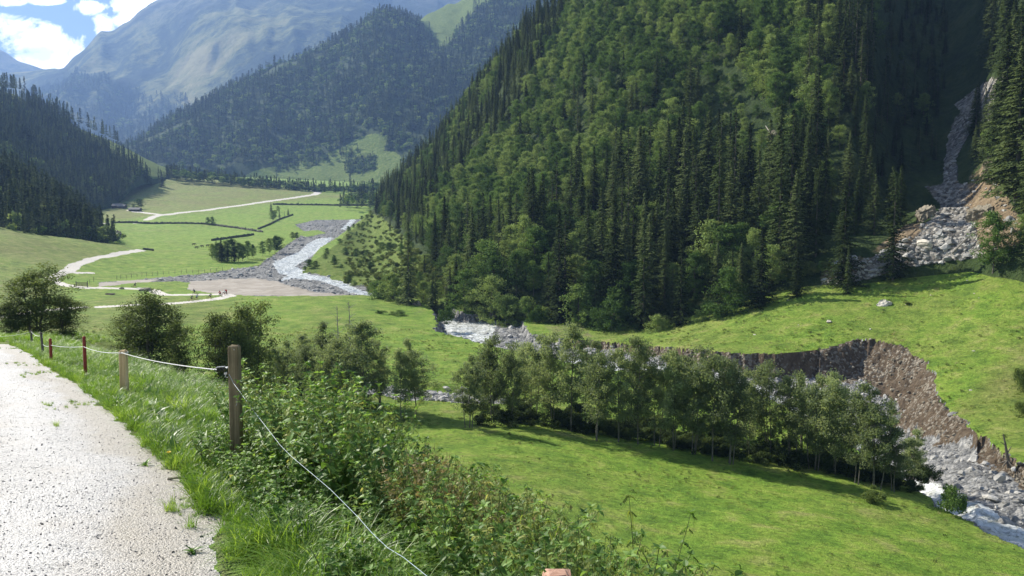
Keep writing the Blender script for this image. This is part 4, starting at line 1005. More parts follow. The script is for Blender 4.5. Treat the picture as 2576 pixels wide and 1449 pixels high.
for poly, nn in ((SCREE[0], 260), (SCREE[1], 160), (SCREE[2], 1700), (EARTH[0], 120), (EARTH[1], 160)):
    xs = [q[0] for q in poly]; ys = [q[1] for q in poly]; k_ = 0
    while k_ < nn:
        x_, y_ = rnd.uniform(min(xs), max(xs)), rnd.uniform(min(ys), max(ys)); k_ += 1
        if inpoly(np.array([x_]), np.array([y_]), poly)[0]:
            q_ = hillpick('right_hillside', x_, y_)
            if q_ is not None: sc_.append(np.array(q_))
sc_ = np.array(sc_); n = len(sc_); scatter('scree', K_rock, sc_, rr3(n), np.minimum(np.exp(R.normal(-.62, .6, n)), 2.0), None, 'grey scree stones in the gully running down to the meadow')
def boulder(px, py, wpx, hpx, label, mat=0, surf=None, cat='boulder', group=None, rz=None):
    lib = {0: RK[rnd.randrange(6)], 1: rock_mesh(90 + int(px) % 50, M_rkp, (1, .8, .62), 3, .22), 2: rock_mesh(91 + int(px) % 50, M_rkb, (1, .8, .7), 4, .25)}[mat]
    p = on(px, py) if surf is None else hillpick(surf, px, py)
    w = wpx * p[1] / FPX; h = hpx * p[1] / FPX
    o = link('boulder', lib, None, tuple(p[:3]), (0, 0, rnd.random() * 6 if rz is None else rz), (w, w * .8, h * 1.5)); return tag(o, label, cat, group)
boulder(2222, 766, 36, 22, 'large pale boulder lying alone on the upper right meadow', 1)
boulder(2084, 810, 20, 9, 'small pale slab on the right meadow below the large boulder', 1)
boulder(1052, 768, 24, 17, 'brown boulder at the meadow edge near the river bend', 2)
boulder(1078, 754, 16, 7, 'flat white slab beside the river above the brown boulder', 1)
boulder(2328, 616, 46, 24, 'biggest flat boulder on the scree tongue', 1, 'right_hillside')
boulder(2080, 690, 18, 10, 'reddish stone at the lower tip of the scree', 2, 'right_hillside')
boulder(276, 741, 26, 8, 'long brown rock heap on the grass below the pale path', 2, cat='rock heap')
boulder(364, 731, 34, 14, 'brown rock heap in the bend of the pale path', 2, cat='rock heap')
boulder(306, 727, 12, 7, 'dark small stone beside the pale path', 2)
for q_, (x_, y_, w_, h_, lb) in enumerate([(2516, 1200, 34, 22, 'big blue grey boulder in the river bed at the right edge'), (2480, 1165, 24, 14, 'grey boulder at the foot of the bank above the big one'), (2228, 1000, 20, 14, 'pale blue boulder at the foot of the landslip'),
    (2350, 1150, 22, 12, 'grey boulder mid river bed between landslip and rapids'), (2420, 1190, 20, 12, 'grey boulder between the rapids and the bank'), (2550, 1180, 22, 14, 'reddish grey boulder beside the broken stump'), (1540, 872, 18, 8, 'pale slab under the left end of the earth bank')]):
    boulder(x_, y_, w_, h_, lb)
for x_, y_, w_, h_, lb, m_ in [(2330,545,55,50,'mossy crag left of the narrow scree chute',2),(2468,545,62,55,'brown rocky knob right of the scree chute',2),(2500,430,50,70,'broken cliff edge above the brown knob',2),
    (1955,345,60,26,'bare earth ledge above the bleached fallen trunk',2),(1800,70,40,70,'pale crag between the trees high on the hillside',2),(1150,735,50,60,'rock step at the foot of the wood by the river',2),(1240,790,24,20,'boulder on the river bend below the wood',0)]:
    boulder(x_, y_, w_, h_, lb, m_, 'right_hillside' if x_ != 1240 else None, 'crag' if w_ > 30 else 'boulder')
for q_ in range(24):
    x_, y_ = rnd.uniform(1800, 2540), rnd.uniform(700, 1000)
    if y_ < np.interp(x_, [1640, 1800, 2000, 2300, 2576], [835, 790, 730, 690, 640]) or y_ > np.interp(x_, [1640, 1900, 2150, 2300, 2400], [850, 870, 840, 870, 1000]): continue
    boulder(x_, y_, rnd.uniform(4, 8), rnd.uniform(2, 3.5), 'tiny pale stone dotting the sloping right meadow', 1, None, 'stone', 'tiny stones on the right meadow')
# dry stone walls of the pasture
def wall(pl, h, label, mat):
    pts = picks(pl); V = []; F = []; r = np.random.RandomState(int(pl[0][0]))
    for k in range(len(pts) - 1):
        a, b = pts[k], pts[k + 1]; n_ = max(2, int(np.hypot(*(b - a)[:2]) / 1.1))
        for i in range(n_ + (k == len(pts) - 2)):
            p = a + (b - a) * i / n_; p[2] = ground_z(p[0], p[1]); d_ = (b - a)[:2] / (np.hypot(*(b - a)[:2]) + 1e-9); q = np.array([-d_[1], d_[0]])
            hh = h * r.uniform(.7, 1.2); w_ = .55 * r.uniform(.8, 1.2); o_ = r.normal(0, .25)
            for s_, z_ in ((-w_, -.4), (-w_ * .7, hh * .7), (0, hh), (w_ * .7, hh * .7), (w_, -.4)):
                V.append((p[0] + q[0] * (s_ + o_), p[1] + q[1] * (s_ + o_), p[2] + z_ * 1.0 + r.normal(0, .05)))
    m_ = len(V) // 5
    for i in range(m_ - 1):
        for j in range(4): F.append((i * 5 + j, i * 5 + j + 1, i * 5 + j + 6, i * 5 + j + 5))
    F += [(0, 1, 2, 3), (0, 3, 4, 4)[:3]]
    me = bpy.data.meshes.new('stone_wall'); me.from_pydata(V, [], F); me.materials.append(mat); me.update()
    return tag(link('stone_wall', me), label, 'stone wall')
M_wall = mat_stone('mossy_wall', (.05, .05, .035), (.10, .10, .06), (.20, .19, .15), 1.5, .3)
wall([(284, 561), (340, 561), (420, 563), (520, 565), (540, 567), (590, 574), (660, 585)], 1.7, 'long mossy stone wall crossing the pasture under the pair of small trees', M_wall)
wall([(532, 606), (580, 600), (637, 591)], 1.6, 'short dark stone wall above the grove', M_wall)
wall([(686, 515), (750, 516), (830, 517), (925, 517)], 1.8, 'straight upper pasture wall beyond the clump of trees', M_wall)
wall([(736, 541), (705, 552), (680, 565), (650, 577)], 1.4, 'slanting stone wall below the clump of trees', M_wall)
wall([(360, 628), (372, 629), (386, 631)], 1.0, 'stub of stone wall at the path bend', M_wall)
wall([(296, 585), (304, 590), (292, 606)], 1.6, 'curved stone wall hugging the bend of the path', M_wall)
M_wood = None
def mat_wood(name, a, b, s=1.0):
    m, nt, out = newmat(name); c = coord(nt)
    n = noise(nt, scaled(nt, c, (26 * s, 26 * s, 1.6 * s)), 1.0, 6, .65, .6); k = noise(nt, c, 3, 4, .6)
    col = ramp(nt, n, [(.32, a), (.52, tuple((x + y) / 2 for x, y in zip(a, b))), (.68, b)])
    col = mix(nt, maprange(nt, k, .5, .75, 0, .5), col, tuple(x * .6 for x in a))
    princ(nt, out, col, .85, bump(nt, n, .006, 1.0), .15); return m
M_wood = mat_wood('weathered_post_wood', (.12, .095, .055), (.34, .27, .165)); M_wood2 = mat_wood('pale_post_wood', (.44, .30, .14), (.76, .57, .33)); M_wood3 = mat_wood('grey_post_wood', (.08, .07, .055), (.20, .18, .15))
M_red = plain('rusty_red_paint', (.23, .035, .022), .6, .4, 9, .35, 0, .002, 60)
M_metal = plain('galvanised_metal', (.5, .51, .52), .35, .2, 30, .5, 1.0); M_black = plain('black_plastic', (.02, .02, .022), .4, .2, 20, .5)
# farm huts
M_shing = plain('grey_shingle', (.20, .19, .18), .85, .3, 2); M_log = plain('dark_logs', (.08, .055, .035), .85, .3, 1.5)
def hut(px, py, L, Wd, Hh, rz, label):
    p = on(px, py); t = empty('farm_hut', tuple(p), rz, label, 'hut')
    mb = MB(); mb.box((0, 0, Hh / 2 - .6), (L, Wd, Hh + 1.2)); mb.add([(-L / 2, -Wd / 2, Hh), (-L / 2, Wd / 2, Hh), (-L / 2, 0, Hh + Wd * .3), (L / 2, -Wd / 2, Hh), (L / 2, Wd / 2, Hh), (L / 2, 0, Hh + Wd * .3)], [(0, 2, 1), (3, 4, 5)]); mb.build('wall', M_log, t)
    mb = MB(); e = .7
    for s in (-1, 1):
        y0, z0 = s * (Wd / 2 + e), Hh - e * .6; mb.add([(-L / 2 - e, y0, z0), (L / 2 + e, y0, z0), (L / 2 + e, 0, Hh + Wd * .3 + .05), (-L / 2 - e, 0, Hh + Wd * .3 + .05), (-L / 2 - e, y0, z0 + .2), (L / 2 + e, y0, z0 + .2), (L / 2 + e, 0, Hh + Wd * .3 + .25), (-L / 2 - e, 0, Hh + Wd * .3 + .25)], [(0, 1, 2, 3), (4, 7, 6, 5), (0, 4, 5, 1), (1, 5, 6, 2), (2, 6, 7, 3), (3, 7, 4, 0)])
    mb.build('roof', M_shing, t)
    mb = MB(); mb.box((L * .2, -Wd / 2 - .06, 1.0), (1.1, .1, 2.0)); mb.build('door', M_wood3, t)
    mb = MB(); mb.box((-L * .2, -Wd / 2 - .05, 1.5), (.9, .08, .9)); mb.build('window', M_black, t)
hut(296, 523, 9, 6, 2.4, .1, 'left grey roofed farm hut on the fan below the left wood'); hut(308, 524, 6.5, 5.5, 2.2, -.1, 'second farm hut touching the grey roofed one'); hut(340, 531, 11, 5, 1.8, -.12, 'low long dark shed beside the round tree')
# small posts of the far fence, gate
far_posts = [(294,703),(304,701),(318,700),(331,698),(345,697),(357,696),(369,695),(383,694),(397,692),(411,691),(425,690),(440,689),(456,688),(470,687),(485,687),(500,688),(515,686),(530,685),(545,683),(560,682),(236,708),(226,713)]
pm = None
for x_, y_ in far_posts:
    p = on(x_, y_)
    if pm is None:
        mb = MB(); mb.tube([(0, 0, -.3), (0, 0, 1.45)], [.07, .06], 7); mb.tube([(0, 0, 1.45), (0, 0, 1.5)], [.06, .03], 7); pm = mb.mesh('far_fence_post', M_wood3)
    o = link('fence_post', pm, None, tuple(p), (rnd.uniform(-.06, .06), rnd.uniform(-.06, .06), 0), (1, 1, rnd.uniform(.75, 1.15)))
    tag(o, 'tiny dark wooden post of the far fence along the river plain', 'fence post', 'posts of the far fence')
p = on(206, 722); t = empty('pasture_gate', tuple(p), .05, 'dark wooden gate standing beside the pale path on the meadow', 'gate')
mb = MB(); [mb.box((s * 1.7, 0, .8), (.18, .18, 2.0)) for s in (-1, 1)]; mb.build('gate_posts', M_wood3, t)
mb = MB(); [mb.box((0, 0, .35 + k * .32), (3.2, .06, .16)) for k in range(4)]; mb.build('rails', M_wood3, t)
# skinned figures (evaluated once)
def skin_mesh(name, verts, edges, radii, mats, root=0, sub=1):
    me = bpy.data.meshes.new(name + '_src'); me.from_pydata(verts, edges, []); o = bpy.data.objects.new(name + '_src', me); COL.objects.link(o)
    md = o.modifiers.new('s', 'SKIN'); 
    for i, r_ in enumerate(radii):
        sv = me.skin_vertices[0].data[i]; sv.radius = r_ if isinstance(r_, tuple) else (r_, r_); sv.use_root = (i == root)
    sb = o.modifiers.new('b', 'SUBSURF'); sb.levels = sub; sb.render_levels = sub
    dg = bpy.context.evaluated_depsgraph_get(); out = bpy.data.meshes.new_from_object(o.evaluated_get(dg)); out.name = name
    bpy.data.objects.remove(o); bpy.data.meshes.remove(me)
    out.materials.clear()
    for m in mats: out.materials.append(m)
    for pl_ in out.polygons: pl_.use_smooth = True
    return out
M_cow = plain('dark_cow_hide', (.035, .022, .015), .8, .3, 2)
cv_ = [(0, 0, 1.05), (.55, 0, 1.08), (.95, 0, 1.15), (1.25, 0, 1.0), (1.45, 0, .75), (1.62, 0, .5), (-.6, 0, 1.08), (-.85, 0, 1.15), (-.98, 0, .7)]
cr_ = [(.34, .36), (.33, .36), (.22, .28), (.15, .19), (.12, .14), (.08, .08), (.32, .34), (.12, .12), (.03, .03)]
ce_ = [(0, 1), (1, 2), (2, 3), (3, 4), (4, 5), (0, 6), (6, 7), (7, 8)]
for xx_, par, kn in ((.6, 1, .03), (-.62, 6, -.06)):
    for s in (-1, 1):
        b_ = len(cv_); cv_ += [(xx_, s * .2, .85), (xx_ + kn, s * .21, .45), (xx_, s * .21, .02)]; cr_ += [.12, .065, .05]; ce_ += [(par, b_), (b_, b_ + 1), (b_ + 1, b_ + 2)]
cow_me = skin_mesh('cow_body', cv_, ce_, cr_, [M_cow])
mbh = MB(); [mbh.tube([(1.38, s * .08, .92), (1.40, s * .2, 1.0), (1.44, s * .22, 1.1)], [.03, .02, .008], 5) for s in (-1, 1)]; [mbh.box((1.33, s * .17, .86), (.06, .16, .09)) for s in (-1, 1)]; horn_me = mbh.mesh('cow_horns_ears', M_cow)
for x_, y_, rz, lb in [(487, 618, .3, 'uppermost dark cow grazing left of the grove'), (494, 626, .1, 'lowest dark cow grazing left of the grove'), (509, 623, 2.9, 'dark cow grazing in the middle of the small herd'), (522, 621, .2, 'dark cow grazing nearest to the grove')]:
    p = on(x_, y_); t = empty('cow', tuple(p), rz, lb, 'cow', 'cows grazing left of the grove'); link('body', cow_me, t); link('horns', horn_me, t)
# cyclists on the pale path
def shirt(name, col): return plain(name, col, .8, .1, 5)
M_skin = plain('skin', (.45, .27, .19), .6, .1, 5); M_short = shirt('black_shorts', (.02, .02, .025)); M_hel = plain('helmet', (.05, .05, .06), .4, .1, 5)
def rider_mesh(riding=True):
    if riding:
        v = [(0, 0, .98), (.16, 0, 1.18), (.34, 0, 1.40), (.42, 0, 1.50), (.47, 0, 1.62), (.49, 0, 1.72)]; r_ = [(.16, .13), (.15, .12), (.19, .12), .06, (.085, .10), (.05, .06)]; e = [(0, 1), (1, 2), (2, 3), (3, 4), (4, 5)]
        for s in (-1, 1):
            b = len(v); v += [(.34, s * .19, 1.38), (.50, s * .26, 1.16), (.68, s * .24, 1.04), (.74, s * .23, 1.02)]; r_ += [.06, .045, .035, .03]; e += [(2, b), (b, b + 1), (b + 1, b + 2), (b + 2, b + 3)]
            b = len(v); kz, fz, fx = (.80, .42, .22) if s > 0 else (.58, .18, .05)
            v += [(.04, s * .11, .93), (.40, s * .13, kz), (fx, s * .13, fz), (fx + .16, s * .13, fz - .03)]; r_ += [.09, .062, .042, .04]; e += [(0, b), (b, b + 1), (b + 1, b + 2), (b + 2, b + 3)]
    me = skin_mesh('cyclist_body', v, e, r_, [M_skin, M_short]); 
    return me
rider = rider_mesh()
def shell(me, sel, off, mat, name):
    """clothing grown from the faces of the body chosen by sel"""
    import bmesh
    bm = bmesh.new(); bm.from_mesh(me); bm.normal_update()
    kill = [f for f in bm.faces if not sel(f.calc_center_median())]
    bmesh.ops.delete(bm, geom=kill, context='FACES'); bm.normal_update()
    for v in bm.verts: v.co += v.normal * off
    o = bpy.data.meshes.new(name); bm.to_mesh(o); bm.free(); o.materials.append(mat)
    for p_ in o.polygons: p_.use_smooth = True
    return o
M_j = [shirt('red_jersey', (.55, .03, .03)), shirt('dark_jersey', (.04, .05, .08)), shirt('white_jersey', (.7, .7, .7)), shirt('blue_jersey', (.06, .12, .3))]
jers = [shell(rider, lambda c: c.z > .98 and c.z < 1.50 and c.x < .62 and not (abs(c.y) < .17 and c.x > .40), .018, m_, 'jersey') for m_ in M_j]
shorts = shell(rider, lambda c: c.z <= 1.02 and c.z > .62 and c.x < .36, .02, M_short, 'shorts')
helm = shell(rider, lambda c: c.z > 1.66 and c.x > .40, .035, M_hel, 'helmet')
def wheel():
    mb = MB(); n_ = 20
    for x_ in (0,):
        pts = [(.34 * math.cos(2 * math.pi * k / n_), 0, .34 * math.sin(2 * math.pi * k / n_)) for k in range(n_ + 1)]; mb.tube(pts, .024, 5, 0, False)
        for k in range(10): a_ = 2 * math.pi * k / 10; mb.tube([(0, 0, 0), (.33 * math.cos(a_), 0, .33 * math.sin(a_))], .005, 3)
    return mb.mesh('bicycle_wheel', M_black)
wh = wheel(); mb = MB()
for a_, b_ in (((-.2, 0, .28), (-.14, 0, .85)), ((-.2, 0, .28), (-.52, 0, .34)), ((-.14, 0, .78), (-.52, 0, .34)), ((-.2, 0, .28), (.38, 0, .80)), ((-.14, 0, .78), (.38, 0, .86)), ((.36, 0, .95), (.52, 0, .34))): mb.tube([a_, b_], .022, 6)
fr_me = mb.mesh('bicycle_frame', M_red); mb = MB(); mb.tube([(.36, 0, .95), (.40, 0, 1.0)], .018, 6); mb.tube([(.46, -.3, 1.02), (.40, 0, 1.0), (.46, .3, 1.02)], .016, 6); hb_me = mb.mesh('handlebar', M_black)
mb = MB(); mb.box((-.13, 0, .89), (.26, .13, .05)); sd_me = mb.mesh('saddle', M_black)
CY_ = [(480, 758, 0.15, 1, 'cyclist in dark clothes at the left end of the lower path group'), (493, 756, 0.2, 3, 'cyclist in blue just ahead on the lower path'), (491, 741, 3.1, 1, 'lone dark cyclist on the upper path above the pair'), (527, 752, .15, 1, 'dark cyclist riding between the pair and the path hairpin'),
       (555, 746, 2.6, 0, 'cyclist in bright red near the path hairpin'), (562, 744, .6, 2, 'cyclist in white riding next to the one in red'), (570, 742, 2.2, 0, 'cyclist in red at the tip of the path hairpin'), (338, 724, 0.1, 1, 'single dark cyclist on the path beside the silt flat')]
for x_, y_, rz, jm, lb in CY_:
    p = on(x_, y_); p[2] = ground_z(p[0], p[1]) + .02
    t = empty('person', tuple(p), rz, lb, 'person', 'cyclists on the pale path'); link('body', rider, t); link('jersey', jers[jm], t); link('shorts', shorts, t); link('helmet', helm, t)
    t = empty('bicycle', tuple(p), rz, 'bicycle under the ' + lb, 'bicycle', 'bicycles on the pale path')
    link('frame', fr_me, t); link('wheel', wh, t, (-.52, 0, .34)); link('wheel', wh, t, (.52, 0, .34)); link('handlebar', hb_me, t); link('saddle', sd_me, t)
# broken stump at the river, fallen trunks on the hillside
p = on(2532, 1162); t = tag(MB().build('x', M_dead), 'x') if False else None
mb = MB(); h_ = zof(1092, p[1]) - p[2]; taper(mb, [(.3, 0, -.6), (0, 0, h_ * .3), (-.25, 0, h_ * .7), (-.5, 0, h_)], .22, .04, 7); taper(mb, [(0, 0, h_ * .3), (.5, .1, h_ * .55)], .09, .03, 5); taper(mb, [(-.2, 0, h_ * .6), (-.7, .1, h_ * .72)], .06, .02, 5)
for q in range(5): a_ = q * 1.25; taper(mb, [(.1, 0, .15), (.8 * math.cos(a_), .8 * math.sin(a_), -.35)], .13, .04, 5)
tag(mb.build('tree_stump', M_wood3, None, loc=tuple(p)), 'broken dark stump with splayed roots on the right river bank', 'tree stump')
def fallen(a, b, r_, label):
    A_ = hillpick('right_hillside', *a); B_ = hillpick('right_hillside', *b)
    mb = MB(); taper(mb, [(0, 0, .3), tuple((B_ - A_) * .5 + Vector((0, 0, .9))), tuple(B_ - A_ + Vector((0, 0, .4)))], r_, r_ * .4, 7)
    tag(mb.build('fallen_trunk', M_dead, None, loc=tuple(A_)), label, 'tree trunk')
fallen((1942, 352), (1926, 320), .28, 'bleached fallen trunk hanging in the wooded hillside'); fallen((2395, 640), (2470, 580), .22, 'long bare root trunk lying right of the scree tongue'); fallen((2395, 640), (2460, 568), .14, 'thinner bare branch lying beside the long root trunk')
# turf clumps that roughen the pastures
M_gr = leafmat('grass_blades', [(.085, .15, .018), (.16, .24, .028), (.27, .31, .07)], .4, 1.5, .5, .5)
M_grd = leafmat('straw_blades', [(.15, .17, .05), (.26, .24, .10), (.34, .28, .15)], .3, 1.5, .5)
def tuft(seed, nb, L, spread, w, mat, seg=4, droop=.5, name='grass_tuft'):
    r = np.random.RandomState(seed); V = []; F = []
    for b in range(nb):
        a = r.rand() * 6.28; ln = L * r.uniform(.5, 1.1); r0 = spread * math.sqrt(r.rand()); ba = r.rand() * 6.28
        p0 = np.array([math.cos(ba) * r0, math.sin(ba) * r0, 0]); d = np.array([math.cos(a), math.sin(a), 0]); sd_ = np.array([-d[1], d[0], 0]); k0 = r.uniform(.1, .5); dr = droop * r.uniform(.4, 1.5); base = len(V)
        for s in range(seg + 1):
            t = s / seg; out_ = ln * (k0 * t + dr * t * t * .6); up_ = ln * (t * .95 - dr * t * t * t * .45)
            c = p0 + d * out_ + np.array([0, 0, up_ - .02]); ww = w * (1 - t ** 1.6) + .0006
            V += [tuple(c - sd_ * ww), tuple(c + sd_ * ww)]
            if s: F.append((base + 2 * s - 2, base + 2 * s - 1, base + 2 * s + 1, base + 2 * s))
    return mesh_np(name, V, np.array(F), [mat])
K_turf = kit('turf_clumps', [tuft(700 + i, 16, .30, .22, .012, M_gr, 2) for i in range(3)] + [tuft(705, 16, .40, .25, .011, M_grd, 2), bush_mesh(707, .35, .6, 60, .05, M_shr)])
g = (cflat == 0) & inframe & (CY > 38) & (CY < 185)
P = scatter_cells(g & (CPY > 600), 1.7, 8)
nz = vnoise(P[:, 0] * .22, P[:, 1] * .22, 15); k_ = (R.rand(len(P)) < np.clip((nz - .35) * 2.4, .12, 1)); P = P[k_]; n = len(P); print('turf', n)
pk = R.choice([0, 1, 2, 3, 4], n, p=[.29, .29, .28, .08, .06]); scatter('meadow_tufts', K_turf, P, R.rand(n) * 6.28, R.uniform(.4, 1.15, n) * np.clip(P[:, 1] / 90, .6, 1.3), pk, 'scattered grass tufts of the pastures')
# ================================================================== FOREGROUND
def gz(x, y): return float(ground_z(np.array([x]), np.array([y]))[0])
def fpost(px, base, top, wpx, mat, name, label, lean=0, square=True, d=None, extra=None, hidden=.35):
    p = on(px, base) if d is None else W(px, base, d)
    if d is not None: p[2] = gz(p[0], p[1])
    h = zof(top, p[1]) - p[2]; r = wpx * p[1] / FPX / 2
    t = empty(name, tuple(p), 0, label, 'fence post')
    mb = MB()
    if square:
        b_ = r * .12; V = []; F = []
        rings = [(-hidden, 1, 1), (h * .35, 1.0, 1.02), (h * .7, 1.0, .98), (h - .03, .98, .98), (h - .008, .9, .9), (h, .6, .6)]
        prof = [(-1, -.82), (-.82, -1), (.82, -1), (1, -.82), (1, .82), (.82, 1), (-.82, 1), (-1, .82)]
        for z, s1, s2 in rings:
            for (ax, ay) in prof: V.append((ax * r * s1 + lean * z, ay * r * s2, z + (rnd.uniform(-.006, .006) if z > h - .02 else 0)))
        for i in range(len(rings) - 1):
            for k in range(8): F.append((i * 8 + k, i * 8 + (k + 1) % 8, i * 8 + 8 + (k + 1) % 8, i * 8 + 8 + k))
        F.append(tuple(range((len(rings) - 1) * 8, len(rings) * 8))); mb.add(V, F)
    else:
        mb.tube([(0, 0, -hidden), (lean * h * .5, 0, h * .5), (lean * h, 0, h)], [r, r, r * .95], 10); mb.tube([(lean * h, 0, h), (lean * h, 0, h + r * .5)], [r * .95, r * .5], 10)
    mb.build('shaft', mat, t); return t, p, h, r
tA, pA, hA, rA = fpost(597, 1165, 868, 27, M_wood, 'fence_post', 'tall square brown wooden fence post carrying the insulator', d=8.5)
tB, pB, hB, rB = fpost(314, 997, 881, 17, M_wood2, 'fence_post', 'short pale square wooden fence post with rope looped round its top')
tC, pC, hC, rC = fpost(215.5, 950, 848, 8.5, M_red, 'fence_post', 'taller rusty red fence post standing left of the pale one', square=False)
tD, pD, hD, rD = fpost(129, 913, 853, 7.5, M_red, 'fence_post', 'shorter rusty red fence post by the road bend', square=False)
tE, pE, hE, rE = fpost(109, 893, 838, 6, M_wood3, 'fence_post', 'grey leaning wooden fence post behind the red ones', lean=-.06, square=False)
tF, pF, hF, rF = fpost(80, 866, 832, 5, M_wood3, 'fence_post', 'farthest small grey fence post at the road end', square=False)
tG, pG, hG, rG = fpost(1402, 1449, 1441, 78, mat_wood('reddish_post_end', (.36, .20, .14), (.60, .38, .28)), 'fence_post', 'broad reddish post top peeping over the lower picture edge', d=3.6)
# insulator and tension spring on the tall post
zi = zof(934, 8.4) - pA[2]
mb = MB(); mb.tube([(-rA - .001, 0, zi + .02), (-rA - .045, 0, zi + .015)], .012, 8); mb.build('insulator_bolt', M_metal, tA)
mb = MB()
for k in range(5): mb.tube([(-rA - .045 - k * .016, -.01, zi), (-rA - .054 - k * .016, -.01, zi)], [.030 if k % 2 == 0 else .018] * 2, 10)
ins = mb.build('insulator', M_black, tA)
mb = MB(); mb.tube([(-rA - .03, -.03, zi + .035), (-rA - .11, -.035, zi + .03), (-rA - .15, -.02, zi)], .006, 6); mb.tube([(-rA - .02, -.03, zi - .02), (-rA - .035, -.03, zi - .07), (-rA - .01, -.03, zi - .075)], .005, 6); mb.box((-rA - .03, -.03, zi - .035), (.03, .012, .02)); mb.build('clamp', M_metal, tA)
mb = MB(); mb.box((.015, -rA - .0015, zi + .21), (.008, .003, .008)); mb.tube([(.03, -rA - .004, zi - .25), (.034, -rA - .008, zi - .33), (.022, -rA - .006, zi - .36)], .0025, 5); mb.build('nail', M_metal, tA)
# rope
M_rope = plain('white_fence_rope', (.78, .78, .76), .7, .15, 60, .2); M_wire = plain('pale_blue_wire', (.40, .50, .56), .5, .1, 40, .4)
def cable(name, pts, r, mat, label, cat, twist=0, loops=()):
    mb = MB(); P_ = []
    for k in range(len(pts) - 1):
        a, b, sag = np.array(pts[k][:3]), np.array(pts[k + 1][:3]), pts[k][3]
        L = np.linalg.norm(b - a); n_ = max(6, int(L / .05)) if L < 12 else 60
        for i in range(n_): 
            t = i / n_; q = a + (b - a) * t; q[2] -= sag * 4 * t * (1 - t); P_.append(q)
    P_.append(np.array(pts[-1][:3]))
    if twist:
        for s in (0, 2.09, 4.19):
            pp = []; 
            for i, q in enumerate(P_):
                an = i * twist + s; pp.append(q + np.array([.3 * r * math.cos(an), r * .8 * math.cos(an), r * .8 * math.sin(an)]))
            mb.tube(pp, r * .62, 5)
    else: mb.tube(P_, r, 6)
    for (c, rad) in loops:
        mb.tube([(c[0] + rad * math.cos(a * .628), c[1] + rad * math.sin(a * .628), c[2] + .01 * math.sin(a)) for a in range(11)], r * .9, 6)
    return tag(mb.build(name, mat), label, cat)
def at(p, py, dx=0, dy=0): return (p[0] + dx, p[1] + dy, zof(py, p[1] + dy))
tip = (pA[0] - rA - .12, pA[1] - .01, pA[2] + zi)
far0 = W(-60, 842, pF[1] + 6)
cable('fence_rope', [(*far0, .15), (*at(pF, 834), .1), (*at(pE, 842), 0), (*at(pE, 866), .05), (*at(pD, 868), .03), (*at(pC, 872, 0, -rC), .05), (*at(pB, 887, 0, -rB - .01), .035), tip], .0040, M_rope,
      'white twisted electric fence rope strung from post to post along the road', 'rope', .9, [((pB[0], pB[1], zof(886, pB[1])), rB * 1.35), ((pB[0], pB[1], zof(889, pB[1])), rB * 1.4)])
wl = [(576, 941, 8.38), (588, 965, 8.3), (603, 985, 8.1), (640, 1036, 7.7), (668, 1072, 7.35), (705, 1120, 6.9), (735, 1150, 6.55), (790, 1196, 6.1), (832, 1232, 5.75), (868, 1268, 5.4), (900, 1300, 5.1), (935, 1340, 4.8), (975, 1378, 4.5), (1015, 1402, 4.3), (1050, 1430, 4.1), (1082, 1456, 3.95), (1160, 1530, 3.6)]
cable('fence_wire', [(*W(*q), .0) for q in wl], .0016, M_wire, 'loose pale blue wire running down from the tall post through the weeds', 'wire')

# plants
M_net = leafmat('nettle_leaves', [(.075, .150, .030), (.150, .275, .055), (.28, .43, .11)], .45, 5, .45, .5, .3)
M_nety = leafmat('yellowing_leaves', [(.17, .24, .05), (.28, .34, .08), (.42, .42, .15)], .4, 5, .5)
M_stem = plain('plant_stems', (.16, .19, .06), .7, .3, 10); M_seed = leafmat('seed_heads', [(.18, .19, .06), (.30, .26, .10), (.42, .31, .17)], .2, 6, .6)
M_seedg = leafmat('green_seed_strings', [(.15, .21, .06), (.23, .30, .09), (.30, .34, .12)], .25, 6, .6)
M_dock = leafmat('broad_leaves', [(.08, .17, .025), (.14, .27, .04), (.24, .36, .07)], .42, 5, .4, .4, .4)
M_yel = plain('yellow_petals', (.85, .62, .02), .6, .1, 30)
def leafV(L, w, fold=.25, droop=.35):
    """toothed leaf along +x: rows of (left, mid, right)"""
    xs = [0, .18, .38, .58, .78, 1]; ws = [.05, .42, .5, .40, .24, 0]; V = []
    for x, q in zip(xs, ws):
        z = -droop * L * x * x; V += [(x * L, q * w, z + fold * q * w), (x * L, 0, z), (x * L, -q * w, z + fold * q * w)]
    F = []
    for i in range(5):
        b = 3 * i; F += [(b, b + 1, b + 4, b + 3), (b + 1, b + 2, b + 5, b + 4)]
    return np.array(V), F
